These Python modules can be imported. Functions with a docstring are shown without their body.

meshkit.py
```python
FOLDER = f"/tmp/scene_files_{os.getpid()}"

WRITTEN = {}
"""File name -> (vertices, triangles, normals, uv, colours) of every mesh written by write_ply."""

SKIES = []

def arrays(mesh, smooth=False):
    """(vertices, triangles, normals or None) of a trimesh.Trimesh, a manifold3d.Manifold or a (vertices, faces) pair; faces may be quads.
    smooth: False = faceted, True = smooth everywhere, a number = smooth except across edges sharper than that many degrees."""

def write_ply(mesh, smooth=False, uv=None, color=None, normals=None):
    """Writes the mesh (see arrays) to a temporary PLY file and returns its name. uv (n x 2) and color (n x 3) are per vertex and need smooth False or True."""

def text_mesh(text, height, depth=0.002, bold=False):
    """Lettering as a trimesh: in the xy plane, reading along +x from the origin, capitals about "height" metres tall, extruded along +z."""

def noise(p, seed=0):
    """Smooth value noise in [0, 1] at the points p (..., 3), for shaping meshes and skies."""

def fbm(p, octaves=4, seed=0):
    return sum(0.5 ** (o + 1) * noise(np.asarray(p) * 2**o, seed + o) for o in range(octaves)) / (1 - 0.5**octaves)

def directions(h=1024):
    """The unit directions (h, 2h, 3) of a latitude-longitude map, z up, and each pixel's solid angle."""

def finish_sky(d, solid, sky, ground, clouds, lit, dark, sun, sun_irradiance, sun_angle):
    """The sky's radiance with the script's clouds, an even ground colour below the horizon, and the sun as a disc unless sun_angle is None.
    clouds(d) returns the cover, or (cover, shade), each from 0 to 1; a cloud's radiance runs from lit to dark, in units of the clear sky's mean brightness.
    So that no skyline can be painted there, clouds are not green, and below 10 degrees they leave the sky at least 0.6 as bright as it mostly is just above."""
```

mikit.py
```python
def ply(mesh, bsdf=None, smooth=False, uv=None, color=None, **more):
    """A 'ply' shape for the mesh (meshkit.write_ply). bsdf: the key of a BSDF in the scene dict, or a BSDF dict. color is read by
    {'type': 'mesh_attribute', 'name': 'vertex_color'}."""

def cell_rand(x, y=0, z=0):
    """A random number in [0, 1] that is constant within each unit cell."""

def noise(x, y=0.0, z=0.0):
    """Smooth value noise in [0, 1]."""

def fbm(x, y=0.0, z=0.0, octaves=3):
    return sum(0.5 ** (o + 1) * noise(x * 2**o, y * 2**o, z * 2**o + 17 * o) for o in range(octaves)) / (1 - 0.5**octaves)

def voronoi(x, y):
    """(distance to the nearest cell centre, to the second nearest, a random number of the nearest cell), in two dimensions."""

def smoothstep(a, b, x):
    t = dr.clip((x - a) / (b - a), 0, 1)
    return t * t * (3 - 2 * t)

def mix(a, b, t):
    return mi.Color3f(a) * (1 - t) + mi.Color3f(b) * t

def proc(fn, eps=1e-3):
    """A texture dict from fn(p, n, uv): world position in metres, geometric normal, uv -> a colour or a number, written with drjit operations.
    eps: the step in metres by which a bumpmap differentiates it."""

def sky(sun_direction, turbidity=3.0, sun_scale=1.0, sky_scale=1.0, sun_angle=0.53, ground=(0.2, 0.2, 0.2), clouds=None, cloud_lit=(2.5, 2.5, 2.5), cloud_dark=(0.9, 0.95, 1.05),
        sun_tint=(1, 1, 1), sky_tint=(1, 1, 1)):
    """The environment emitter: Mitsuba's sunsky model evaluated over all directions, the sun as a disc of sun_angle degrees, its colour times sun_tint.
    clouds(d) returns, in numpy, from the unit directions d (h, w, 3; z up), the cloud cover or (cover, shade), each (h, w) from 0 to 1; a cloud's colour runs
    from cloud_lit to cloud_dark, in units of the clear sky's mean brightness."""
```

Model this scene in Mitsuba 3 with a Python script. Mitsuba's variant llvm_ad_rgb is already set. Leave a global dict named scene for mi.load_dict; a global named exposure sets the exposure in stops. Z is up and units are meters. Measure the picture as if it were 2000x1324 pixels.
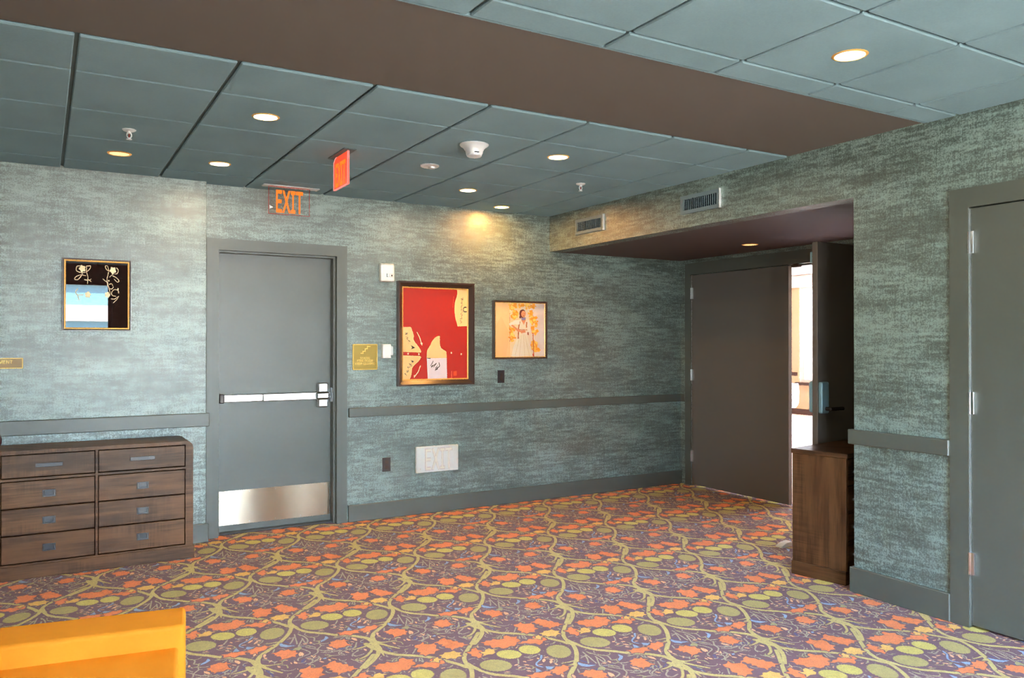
import json, math
import numpy as np
import trimesh
import manifold3d as m3
import drjit as dr
import mitsuba as mi
import shapely
import mikit
import meshkit
from mikit import noise, fbm, smoothstep, mix, proc
from shapely import affinity
from shapely.geometry import LineString, Polygon, Point, box as sbox
from shapely.ops import unary_union

T = mi.ScalarTransform4f
scene, labels = {}, {}

# ------------------------------------------------------------------ camera, sky, exposure
YAW, PITCH, EYE = math.radians(30.53), math.radians(0.273), (0.0, 0.0, 1.467)
FWD = (math.sin(YAW) * math.cos(PITCH), math.cos(YAW) * math.cos(PITCH), math.sin(PITCH))
scene['camera'] = {
    'type': 'perspective', 'fov_axis': 'x', 'fov': math.degrees(2 * math.atan(1000 / 1557.7)),
    'near_clip': 0.05, 'far_clip': 500.0,
    'to_world': T().look_at(origin=list(EYE), target=[EYE[i] + FWD[i] for i in range(3)], up=[0, 0, 1])}
exposure = 2.5
SUN, SKY = 40.0, 70.0                                     # daylight
L_DOWN, L_WASH, L_AMB, L_EXIT = 46.0, 100.0, 0.24, 0.13    # lamps of the room and the unseen added ones


def clouds(d):
    n = meshkit.fbm(d * np.array([3.0, 3.0, 7.0]) + 11, octaves=4, seed=4)
    return np.clip((n - 0.35) / 0.3, 0, 1) * 0.8, np.clip((n - 0.5) / 0.4, 0, 1) * 0.4


scene['sky'] = mikit.sky((-0.25, 0.66, 0.71), turbidity=3.0, sun_scale=SUN, sky_scale=SKY, clouds=clouds,
                         cloud_lit=(2.3, 2.2, 2.1), cloud_dark=(1.15, 1.12, 1.08), ground=(0.22, 0.22, 0.21), sky_tint=(0.92, 1.0, 1.11))

# ------------------------------------------------------------------ helpers


def lin(r, g, b):
    return [((c / 255) / 12.92 if c / 255 <= 0.04045 else ((c / 255 + 0.055) / 1.055) ** 2.4) for c in (r, g, b)]


def rgb(v):
    return {'type': 'rgb', 'value': [float(x) for x in v]}


def mat(name, color, rough=0.5, spec=0.5, metal=0.0, **more):
    scene[name] = {'type': 'twosided', 'bsdf': {'type': 'principled', 'base_color': color if isinstance(color, dict) else rgb(color),
                                                'roughness': rough, 'metallic': metal, **({} if 'eta' in more else {'specular': spec}), **more}}
    return name


USED = {}


def numbered(key):
    n = USED.get(key, 0)
    USED[key] = n + 1
    return key if n == 0 else f'{key}_{n:03d}'


def tag(key, label=None, cat=None, group=None, kind=None):
    e = {}
    if label:
        e['label'] = label
    if cat:
        e['category'] = cat
    if group:
        e['group'] = group
    if kind:
        e['kind'] = kind
    labels[key] = e
    return key


def thing(name, label, cat, group=None):
    return tag(numbered(name), label, cat, group)


def struct(name, mesh=None, m=None, label=None, smooth=False, **more):
    if mesh is not None:
        scene[name] = mikit.ply(mesh, m, smooth=smooth, **more)
    tag(name, label, None, None, 'structure')
    return name


def part(parent, name, mesh, m, smooth=False, label=None, **more):
    key = numbered(parent + '__' + name)
    scene[key] = mikit.ply(mesh, m, smooth=smooth, **more)
    if label:
        labels[key] = {'label': label}
    return key


def solo(name, mesh, m, label, cat, group=None, smooth=False, **more):
    key = thing(name, label, cat, group)
    scene[key] = mikit.ply(mesh, m, smooth=smooth, **more)
    return key


def join(*ms):
    return trimesh.util.concatenate([m for m in ms if m is not None])


def bx(x0, x1, y0, y1, z0, z1, c=0.0):
    """A box, its edges chamfered by c."""
    x0, x1, y0, y1, z0, z1 = min(x0, x1), max(x0, x1), min(y0, y1), max(y0, y1), min(z0, z1), max(z0, z1)
    if c <= 0:
        b = trimesh.creation.box(extents=(x1 - x0, y1 - y0, z1 - z0))
        b.apply_translation(((x0 + x1) / 2, (y0 + y1) / 2, (z0 + z1) / 2))
        return b
    c = min(c, 0.49 * min(x1 - x0, y1 - y0, z1 - z0))
    pts = []
    for x, sx in ((x0, 1), (x1, -1)):
        for y, sy in ((y0, 1), (y1, -1)):
            for z, sz in ((z0, 1), (z1, -1)):
                pts += [(x, y + sy * c, z + sz * c), (x + sx * c, y, z + sz * c), (x + sx * c, y + sy * c, z)]
    return trimesh.convex.convex_hull(np.array(pts))


def rbox(x0, x1, y0, y1, z0, z1, r, n=2):
    """A box rounded with radius r."""
    s = trimesh.creation.icosphere(subdivisions=n, radius=r).vertices
    pts = np.vstack([s + (x, y, z) for x in (x0 + r, x1 - r) for y in (y0 + r, y1 - r) for z in (z0 + r, z1 - r)])
    return trimesh.convex.convex_hull(pts)


def extr(poly, d, engine='earcut'):
    polys = getattr(poly, 'geoms', [poly])
    return join(*[trimesh.creation.extrude_polygon(p, d, engine=engine) for p in polys if p.area > 1e-9])


def wall_xz(poly, y0, y1):
    """A polygon in (x, z), extruded from y0 to y1."""
    m = extr(poly, y1 - y0)
    m.apply_transform(np.array([[1, 0, 0, 0], [0, 0, 1, y0], [0, 1, 0, 0], [0, 0, 0, 1.0]]))
    m.invert()
    return m


def wall_yz(poly, x0, x1):
    m = extr(poly, x1 - x0)
    m.apply_transform(np.array([[0, 0, 1, x0], [1, 0, 0, 0], [0, 1, 0, 0], [0, 0, 0, 1.0]]))
    return m


def lathe(profile, n=32):
    """(radius, z) pairs turned about z."""
    p = np.array(profile, float)
    a = np.arange(n) * 2 * np.pi / n
    v = np.stack([np.outer(p[:, 0], np.cos(a)), np.outer(p[:, 0], np.sin(a)), np.repeat(p[:, 1:2], n, 1)], -1).reshape(-1, 3)
    f = []
    for i in range(len(p) - 1):
        for j in range(n):
            k = (j + 1) % n
            f += [(i * n + j, i * n + k, (i + 1) * n + k), (i * n + j, (i + 1) * n + k, (i + 1) * n + j)]
    m = trimesh.Trimesh(v, f)
    m.merge_vertices()
    m.update_faces(m.nondegenerate_faces())
    m.fix_normals()
    return m


def tube(pts, r, n=8):
    pts = np.asarray(pts, float)
    s = trimesh.creation.icosphere(subdivisions=1, radius=r).vertices
    return join(*[trimesh.convex.convex_hull(np.vstack([s + a, s + b])) for a, b in zip(pts[:-1], pts[1:])])


def cyl(p0, p1, r, n=24):
    return trimesh.creation.cylinder(radius=r, segment=np.array([p0, p1], float), sections=n)


def moved(m, loc=(0, 0, 0), rotz=0.0):
    m = m.copy()
    m.apply_transform(trimesh.transformations.rotation_matrix(rotz, (0, 0, 1)))
    m.apply_translation(loc)
    return m


def spline(p, n=6):
    p = np.asarray(p, float)
    q = np.vstack([2 * p[0] - p[1], p, 2 * p[-1] - p[-2]])
    out = []
    for i in range(1, len(q) - 2):
        for t in np.linspace(0, 1, n, endpoint=False):
            a, b, c, d = q[i - 1], q[i], q[i + 1], q[i + 2]
            out.append(0.5 * (2 * b + (c - a) * t + (2 * a - 5 * b + 4 * c - d) * t * t + (3 * b - a - 3 * c + d) * t ** 3))
    out.append(p[-1])
    return np.array(out)


def ribbon(p, w0, w1, n=6):
    """A curve of changing width as a polygon."""
    s = spline(p, n) if len(p) > 2 else np.asarray(p, float)
    w = np.linspace(w0, w1, len(s))
    return unary_union([LineString([a, b]).buffer((u + v) / 4, quad_segs=2) for a, b, u, v in zip(s[:-1], s[1:], w[:-1], w[1:])]).simplify(0.06 * min(w0, w1))


def partition(layers, clip):
    """Flat coloured areas, bottom layer first, as one mesh in the xy plane: (vertices, faces, colours)."""
    V, F, C, at, above = [], [], [], 0, None
    for g, col in reversed(layers):
        g = g.intersection(clip)
        vis = g if above is None else g.difference(above)
        above = g if above is None else above.union(g)
        for p in getattr(vis, 'geoms', [vis]):
            if p.geom_type != 'Polygon' or p.area < 1e-8:
                continue
            tri = np.array([np.asarray(t.exterior.coords)[:3, :2] for t in shapely.constrained_delaunay_triangles(p).geoms])
            v, f = np.unique(tri.reshape(-1, 2), axis=0, return_inverse=True)
            V.append(np.c_[v, np.zeros(len(v))])
            F.append(f.reshape(-1, 3) + at)
            C.append(np.tile(col, (len(v), 1)))
            at += len(v)
    V, F, C = np.vstack(V), np.vstack(F), np.vstack(C)
    n = np.cross(V[F[:, 1]] - V[F[:, 0]], V[F[:, 2]] - V[F[:, 0]])[:, 2]
    F[n < 0] = F[n < 0][:, ::-1]
    e = np.max([np.linalg.norm(V[F[:, i]] - V[F[:, i - 1]], axis=1) for i in range(3)], axis=0)
    F = F[np.abs(n) / np.maximum(e, 1e-12) > 3e-5]
    return V, F, C


# ------------------------------------------------------------------ materials
def wallpaper(p, n, uv):
    s, z = p.x + p.y, p.z
    a = fbm(s * 9.0, z * 66.0, 0.3, 4)
    b = fbm(s * 2.3, z * 7.0, 5.1, 4)
    b2 = fbm(s * 26.0, z * 60.0, 8.1, 2)
    c = noise(s * 230.0, z * 16.0, 2.0)
    e = noise(s * 170.0, z * 170.0, 3.0)
    t = 0.50 * a + 0.34 * b + 0.16 * b2 + 0.10 * (c - 0.5) + 0.24 * (e - 0.5)
    t = smoothstep(0.20, 0.80, t)
    col = mix(WP0, WP1, dr.clip(t * 1.6, 0, 1))
    return mix(col, WP2, dr.clip(t * 1.6 - 0.75, 0, 1))


WP0, WP1, WP2 = lin(56, 68, 61), lin(88, 108, 101), lin(126, 149, 143)
mat('wallpaper_bsdf', proc(wallpaper), 0.46, metal=0.05, eta=2.1)


def tile_color(p, n, uv):
    k = fbm(p.x * 3.0, p.y * 3.0, 0.0, 3)
    g = noise(p.x * 180.0, p.y * 180.0, 1.0)
    return mix(lin(96, 121, 128), lin(110, 136, 143), dr.clip(0.8 * k + 0.25 * g, 0, 1))


mat('tile_bsdf', proc(tile_color), 0.8, 0.2)
mat('grid_bsdf', lin(74, 92, 94), 0.6, 0.3)
mat('band_bsdf', lin(82, 78, 73), 0.7, 0.25)
mat('shaded_soffit_bsdf', lin(66, 56, 54), 0.7, 0.25)  # darker than the band: alcove shade put into the colour
mat('alcove_lit_door_bsdf', lin(94, 91, 86), 0.45, 0.6)  # same door paint, its tone shifted for the alcove light


def trim_color(p, n, uv):
    k = fbm(p.x * 2.0 + p.y * 2.0, p.z * 2.0, 0.0, 3)
    return mix(lin(63, 70, 63), lin(71, 79, 71), k)


mat('trim_bsdf', proc(trim_color), 0.45, 1.0)
mat('door_bsdf', lin(68, 75, 68), 0.44, 1.0)
mat('steel_bsdf', lin(205, 205, 205), 0.28, 0.5, 1.0)
mat('chrome_bsdf', lin(222, 224, 228), 0.16, 0.5, 1.0)
mat('bluesteel_bsdf', lin(140, 186, 208), 0.35, 0.6, 0.2)
scene['kick_bsdf'] = {'type': 'twosided', 'bsdf': {'type': 'principled', 'base_color': rgb(lin(200, 184, 164)), 'metallic': 1.0, 'roughness': 0.25, 'anisotropic': 1.0}}
mat('black_bsdf', lin(30, 24, 26), 0.4, 0.5)
mat('white_bsdf', lin(240, 250, 252), 0.4, 0.5)
mat('offwhite_bsdf', lin(222, 232, 236), 0.5, 0.4)


def wood(axis):
    def fn(p, n, uv):
        if axis == 'x':
            u, v, w = p.x + p.y, p.z, p.y
        else:
            u, v, w = p.z, p.x + p.y, p.x
        a = fbm(u * 2.6, v * 34.0, 1.0, 4)
        b = fbm(u * 9.0, v * 150.0, 4.0, 3)
        c = fbm(u * 1.1, v * 5.0, 9.0, 2)
        saw = noise(u * 140.0, v * 9.0, 6.0) * smoothstep(0.5, 0.75, fbm(u * 4.0, v * 7.0, 2.0, 2))
        t = dr.clip(0.55 * a + 0.3 * b + 0.35 * c - 0.12 - 0.18 * saw, 0, 1)
        return mix(WD0, WD1, smoothstep(0.15, 0.8, t))
    return fn


WD0, WD1 = lin(42, 26, 14), lin(90, 60, 34)
mat('wood_bsdf', proc(wood('x')), 0.45, 0.3)
WD0v = 0
mat('wood_upright_bsdf', proc(wood('z')), 0.42, 0.35)
mat('wood_dark_bsdf', lin(30, 20, 16), 0.6, 0.3)
mat('pull_bsdf', lin(70, 74, 78), 0.4, 0.5, 0.6)


def velvet(p, n, uv):
    k = fbm(p.x * 9.0, p.y * 9.0, p.z * 9.0, 3)
    return mix(lin(190, 112, 20), lin(204, 128, 32), k)


mat('velvet_bsdf', proc(velvet), 0.7, 0.15, sheen=1.0, sheen_tint=1.0)
mat('gold_bsdf', lin(196, 160, 82), 0.3, 0.5, 0.9)
mat('plaque_bsdf', lin(150, 124, 56), 0.35, 0.5, 0.6)
mat('gold_text_bsdf', lin(240, 214, 120), 0.4, 0.5)
mat('frame_dark_bsdf', lin(52, 36, 28), 0.25, 0.6)
mat('frame_gilt_bsdf', lin(220, 172, 92), 0.4, 0.5, 0.3)
scene['lacquer_bsdf'] = {'type': 'plastic', 'diffuse_reflectance': rgb(lin(30, 16, 14)), 'int_ior': 1.6}
mat('cream_print_bsdf', lin(232, 218, 178), 0.5, 0.4)
scene['print_bsdf'] = {'type': 'twosided', 'bsdf': {'type': 'principled', 'base_color': {'type': 'mesh_attribute', 'name': 'vertex_color'}, 'roughness': 0.45, 'specular': 0.35}}
scene['carpet_bsdf'] = {'type': 'twosided', 'bsdf': {
    'type': 'blendbsdf', 'weight': proc(lambda p, n, uv: 0.30 * noise(p.x * 260.0, p.y * 260.0) + 0.16 * fbm(p.x * 40.0, p.y * 40.0)),
    'a': {'type': 'diffuse', 'reflectance': {'type': 'mesh_attribute', 'name': 'vertex_color'}},
    'b': {'type': 'diffuse', 'reflectance': rgb(lin(96, 80, 86))}}}
mat('vent_bsdf', lin(112, 132, 138), 0.5, 0.4)
mat('vent_dark_bsdf', lin(40, 52, 60), 0.7, 0.2)
mat('beige_bsdf', lin(196, 168, 134), 0.7, 0.3)
mat('far_trim_bsdf', lin(70, 52, 46), 0.5, 0.4)
mat('far_white_bsdf', lin(236, 232, 228), 0.6, 0.3)


def far_carpet(p, n, uv):
    return mix(lin(196, 176, 172), lin(226, 212, 208), fbm(p.x * 2.5, p.y * 2.5, 0.0, 4))


mat('far_carpet_bsdf', proc(far_carpet), 0.9, 0.1)
scene['pane_bsdf'] = {'type': 'thindielectric'}
mat('exit_red_bsdf', lin(160, 30, 16), 0.3, 0.4)
mat('facade_white_bsdf', lin(236, 236, 234), 0.7, 0.2)
mat('facade_glass_bsdf', lin(70, 110, 124), 0.15, 0.6)
mat('window_frame_bsdf', lin(60, 62, 64), 0.5, 0.4)

mat('red_backing_bsdf', lin(178, 38, 22), 0.5, 0.3)
mat('outline_bsdf', lin(214, 204, 208), 0.6, 0.3)
mat('pale_letter_bsdf', lin(246, 250, 240), 0.5, 0.3)
mat('scroll_bsdf', lin(190, 172, 140), 0.5, 0.4)
mat('plaque_light_bsdf', lin(150, 126, 88), 0.5, 0.4, 0.0)
mat('maroon_bsdf', lin(46, 20, 22), 0.25, 0.6)


def lamp(parent, name, mesh, radiance, m='white_bsdf', **more):
    key = numbered(parent + '__' + name)
    scene[key] = mikit.ply(mesh, m, emitter={'type': 'area', 'radiance': rgb(radiance)}, **more)
    return key

# ------------------------------------------------------------------ the setting
ZC, YB, YL, XR, XA, YS = 2.663, 6.305, 6.215, 4.13, 5.772, 3.03
ZSOF, YWIN, XL = 2.325, -1.3, -3.6
WT = 0.2

CARPET = json.loads('''[["l","grey",[0.0075,0.0075],[[268,300],[256,230],[244,162]]],["l","grey",[0.0075,0.0075],[[285,295],[303,233],[300,174],[275,144]]],["l","grey",[0.0075,0.0075],[[254,262],[237,221],[214,180]]],["l","grey",[0.0075,0.0075],[[202,242],[237,252],[256,260]]],["l","grey",[0.0075,0.0075],[[135,173],[127,140],[114,110]]],["l","grey",[0.0075,0.0075],[[241,130],[287,109],[308,72]]],["l","grey",[0.0075,0.0075],[[245,90],[262,52],[263,14],[204,-15],[191,-43]]],["l","grey",[0.0075,0.0075],[[83,21],[95,-4],[149,-10]]],["l","grey",[0.0075,0.0075],[[333,116],[360,99],[391,98]]],["l","grey",[0.0075,0.0075],[[268,103],[286,75],[308,46]]],["l","grey",[0.0075,0.0075],[[340,85],[310,45],[300,10],[261,-23],[233,-29]]],["l","grey",[0.0075,0.0075],[[314,929],[344,904],[399,904]]],["l","grey",[0.0075,0.0075],[[239,871],[253,862],[239,833],[211,827]]],["l","grey",[0.0075,0.0075],[[312,35],[347,-2],[387,0]]],["l","grey",[0.0075,0.0075],[[476,957],[432,916],[433,900]]],["l","grey",[0.0075,0.0075],[[499,961],[473,909],[439,888]]],["l","grey",[0.0075,0.0075],[[335,877],[347,861],[375,853]]],["l","grey",[0.0075,0.0075],[[288,889],[287,866],[257,845]]],["l","grey",[0.0075,0.0075],[[78,406],[73,368],[53,340]]],["l","grey",[0.0075,0.0075],[[521,393],[506,361],[475,311]]],["l","grey",[0.0075,0.0075],[[-1,392],[18,370],[57,377]]],["l","grey",[0.0075,0.0075],[[18,766],[4,735],[6,718]]],["l","grey",[0.0075,0.0075],[[481,807],[442,798],[434,818]]],["l","grey",[0.0075,0.0075],[[472,859],[436,833],[426,808]]],["l","grey",[0.0075,0.0075],[[328,222],[339,199],[328,161]]],["l","grey",[0.0075,0.0075],[[286,229],[283,187],[281,154]]],["l","grey",[0.0075,0.0075],[[280,207],[257,160],[240,127]]],["l","grey",[0.0075,0.0075],[[273,843],[224,819],[235,806]]],["l","grey",[0.0075,0.0075],[[445,901],[392,875],[399,848]]],["l","grey",[0.007,0.007],[[128,585],[143,659],[114,594]]],["l","grey",[0.007,0.007],[[162,743],[94,656]]],["l","grey",[0.007,0.007],[[571,864],[472,761]]],["l","grey",[0.007,0.007],[[67,703],[-5,622]]],["l","grey",[0.007,0.007],[[113,627],[77,558]]],["l","grey",[0.007,0.007],[[420,151],[468,143],[489,110]]],["l","grey",[0.007,0.007],[[375,156],[338,148]]],["l","grey",[0.007,0.007],[[339,572],[343,626]]],["l","navy",[0.016,0.006],[[3,275],[15,239],[33,209]]],["l","navy",[0.016,0.006],[[197,230],[211,197],[229,157]]],["l","navy",[0.016,0.006],[[192,102],[252,115],[305,113]]],["l","navy",[0.016,0.006],[[42,843],[48,798],[48,765]]],["l","navy",[0.016,0.006],[[523,955],[519,923],[485,903]]],["l","navy",[0.016,0.006],[[218,883],[203,855],[215,832]]],["l","navy",[0.016,0.006],[[405,916],[460,925],[459,901]]],["l","olive",[0.018,0.006],[[24,938],[40,909],[69,894],[122,891]]],["l","olive",[0.026,0.01],[[16,925],[36,889],[59,841],[93,786]]],["l","olive",[0.025,0.024],[[-25,923],[-19,868],[-3,818],[16,773],[47,726],[68,706],[116,669],[161,627],[198,579],[228,520],[257,463],[269,423]]],["l","olive",[0.024,0.007],[[11,919],[16,896],[16,837],[2,776],[-3,738]]],["l","olive",[0.017,0.012],[[564,914],[548,865],[519,816],[480,775],[447,760]]],["l","olive",[0.02,0.006],[[558,918],[520,894],[480,884],[453,884]]],["l","olive",[0.012,0.005],[[171,235],[134,237],[106,241]]],["l","olive",[0.012,0.012],[[144,208],[109,199],[70,193]]],["l","olive",[0.024,0.028],[[376,253],[408,227],[433,194],[465,172],[500,145],[535,104],[565,60],[572,9]]],["l","olive",[0.024,0.024],[[290,463],[292,434],[298,401],[309,356],[330,303],[363,265],[391,240]]],["l","olive",[0.012,0.004],[[433,194],[485,191],[528,188],[562,183]]],["l","olive",[0.024,0.02],[[575,942],[569,919],[571,876],[556,811],[528,755],[490,708],[456,675],[428,648]]],["l","olive",[0.02,0.024],[[517,776],[483,734],[395,634],[335,565],[302,510],[282,441],[277,393],[247,325],[208,266],[180,228],[133,179],[94,142],[62,111],[37,69],[25,23],[23,1]]],["e","sage",0,[[467,745],[462,741],[456,739],[451,737],[445,736],[439,737],[433,738],[428,740],[424,743],[421,747],[420,751],[419,756],[421,761],[423,765],[427,768],[431,771],[437,774],[443,776],[449,776],[454,776],[460,775],[465,772],[469,769],[472,765],[474,762],[474,758],[473,753],[470,749]]],["e","sage",0,[[239,87],[234,82],[229,78],[224,75],[219,72],[215,71],[211,71],[208,72],[206,74],[206,76],[206,80],[208,85],[210,89],[214,94],[218,99],[223,104],[228,108],[233,111],[238,114],[241,115],[245,115],[248,115],[250,113],[251,110],[250,106],[249,101],[246,97],[242,92]]],["e","sage",0,[[237,94],[232,91],[227,87],[221,85],[216,83],[212,82],[208,82],[204,84],[202,86],[201,89],[201,92],[202,96],[205,101],[208,105],[213,109],[217,113],[222,116],[228,118],[233,120],[238,121],[242,121],[246,120],[248,117],[249,115],[249,112],[248,108],[245,103],[241,99]]],["e","circle",0,[[446,327],[435,318],[424,311],[411,307],[396,307],[382,310],[369,316],[356,325],[345,337],[337,349],[331,364],[329,379],[329,394],[333,407],[340,419],[350,429],[362,436],[375,440],[390,440],[405,438],[419,432],[431,422],[442,410],[451,396],[456,382],[459,367],[457,352],[453,339]]],["e","circle",0,[[204,314],[191,304],[179,297],[166,293],[153,293],[141,297],[131,303],[123,313],[117,325],[114,340],[114,355],[117,372],[123,388],[132,403],[141,416],[154,427],[167,435],[181,440],[194,440],[206,437],[217,429],[225,419],[231,406],[234,391],[233,375],[230,358],[223,342],[215,327]]],["e","lime",0,[[553,416],[544,409],[535,403],[524,400],[513,400],[501,403],[489,408],[479,416],[471,425],[464,436],[460,447],[458,459],[459,471],[462,483],[468,492],[476,500],[485,505],[496,508],[508,509],[520,506],[531,501],[542,493],[551,484],[557,473],[562,461],[563,448],[562,437],[559,426]]],["e","lime",0,[[99,416],[91,408],[81,403],[72,400],[61,400],[50,402],[40,407],[32,415],[26,424],[21,435],[18,446],[18,458],[20,470],[25,482],[30,490],[39,499],[49,504],[59,507],[70,508],[80,505],[90,500],[99,492],[106,484],[111,472],[113,460],[113,448],[111,437],[106,425]]],["p","orange",0,[[397,95],[427,116],[430,101],[457,104],[466,83],[447,65],[460,23],[425,19],[395,8],[390,31],[374,53],[378,71]]],["p","orange",0,[[114,97],[156,114],[182,108],[207,79],[210,45],[192,19],[161,19],[128,4],[144,38],[128,61],[122,76]]],["p","orange",0,[[22,193],[65,214],[98,214],[120,197],[73,172],[32,131],[28,152],[19,174]]],["p","orange",0,[[463,201],[505,208],[562,186],[552,163],[508,154],[468,175]]],["p","orange",0,[[178,774],[214,790],[229,749],[262,758],[242,715],[244,677],[208,649],[170,646],[155,666],[167,716]]],["p","orange",0,[[278,761],[329,787],[346,755],[365,724],[393,663],[359,653],[338,659],[309,643],[298,682],[294,711],[290,738]]],["p","amber",0,[[226,603],[261,618],[297,617],[316,588],[305,556],[271,546],[239,558],[226,579]]],["p","orange",0,[[471,645],[537,653],[570,629],[617,660],[648,628],[632,578],[582,541],[527,539],[492,571],[476,615]]],["p","orange",0,[[357,567],[404,595],[409,554],[410,523],[372,496],[360,525]]],["p","amber",0,[[411,534],[461,555],[481,539],[445,506],[404,502]]],["p","orange",0,[[70,550],[135,557],[187,584],[209,579],[195,522],[145,493],[115,525]]],["p","amber",0,[[162,559],[198,584],[206,566],[186,544]]],["p","blue",0,[[178,214],[185,192],[204,164],[233,143],[186,148],[167,168],[166,194]]],["p","blue",0,[[394,193],[399,180],[400,162],[376,141],[351,129],[356,144],[381,164]]],["p","blue",0,[[24,249],[56,225],[27,209],[14,223]]],["p","blue",0,[[535,256],[536,242],[540,211],[510,216]]],["l","blue",[0.011,0.007],[[77,366],[50,331],[8,301],[-4,275],[8,249]]],["e","blue",0,[[313,843],[311,842],[309,840],[307,840],[305,839],[302,839],[300,840],[299,840],[297,841],[297,843],[296,844],[296,846],[297,848],[298,849],[299,851],[301,853],[303,854],[305,855],[307,855],[309,855],[311,855],[313,854],[314,853],[315,851],[316,850],[316,848],[315,846],[314,845]]],["s","peach",[0.26,0.26],[[70,329],[38,294]]],["s","peach",[0.26,0.26],[[88,299],[60,265]]],["s","peach",[0.26,0.26],[[80,259],[77,231]]],["s","peach",[0.26,0.26],[[46,353],[39,333]]],["s","peach",[0.26,0.26],[[525,355],[530,332]]],["s","peach",[0.26,0.26],[[463,328],[490,332]]],["s","peach",[0.26,0.26],[[505,318],[526,296]]],["s","peach",[0.26,0.26],[[462,291],[485,296]]],["s","peach",[0.26,0.26],[[493,286],[513,258]]],["s","peach",[0.26,0.26],[[482,255],[498,232]]],["s","peach",[0.26,0.26],[[78,116],[64,75]]],["s","peach",[0.26,0.26],[[64,75],[71,47]]],["s","peach",[0.26,0.26],[[228,51],[211,3]]],["s","peach",[0.26,0.26],[[175,886],[169,853]]],["s","peach",[0.26,0.26],[[94,871],[98,844]]],["s","peach",[0.26,0.26],[[502,867],[503,834]]],["s","peach",[0.26,0.26],[[411,880],[427,853]]],["s","peach",[0.26,0.26],[[499,111],[507,53]]],["s","peach",[0.26,0.26],[[353,53],[370,2]]],["s","peach",[0.26,0.26],[[318,832],[318,806]]],["s","peach",[0.26,0.26],[[274,831],[286,802]]],["s","peach",[0.26,0.26],[[228,57],[224,0]]],["s","peach",[0.26,0.26],[[175,878],[176,848]]],["s","peach",[0.26,0.26],[[435,736],[448,721]]],["s","peach",[0.26,0.26],[[265,151],[285,135]]],["s","peach",[0.26,0.26],[[308,160],[301,129]]],["s","peach",[0.26,0.26],[[69,340],[98,328]]],["s","peach",[0.26,0.26],[[79,309],[104,290]]],["s","peach",[0.26,0.26],[[40,145],[24,109]]]]''')
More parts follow.
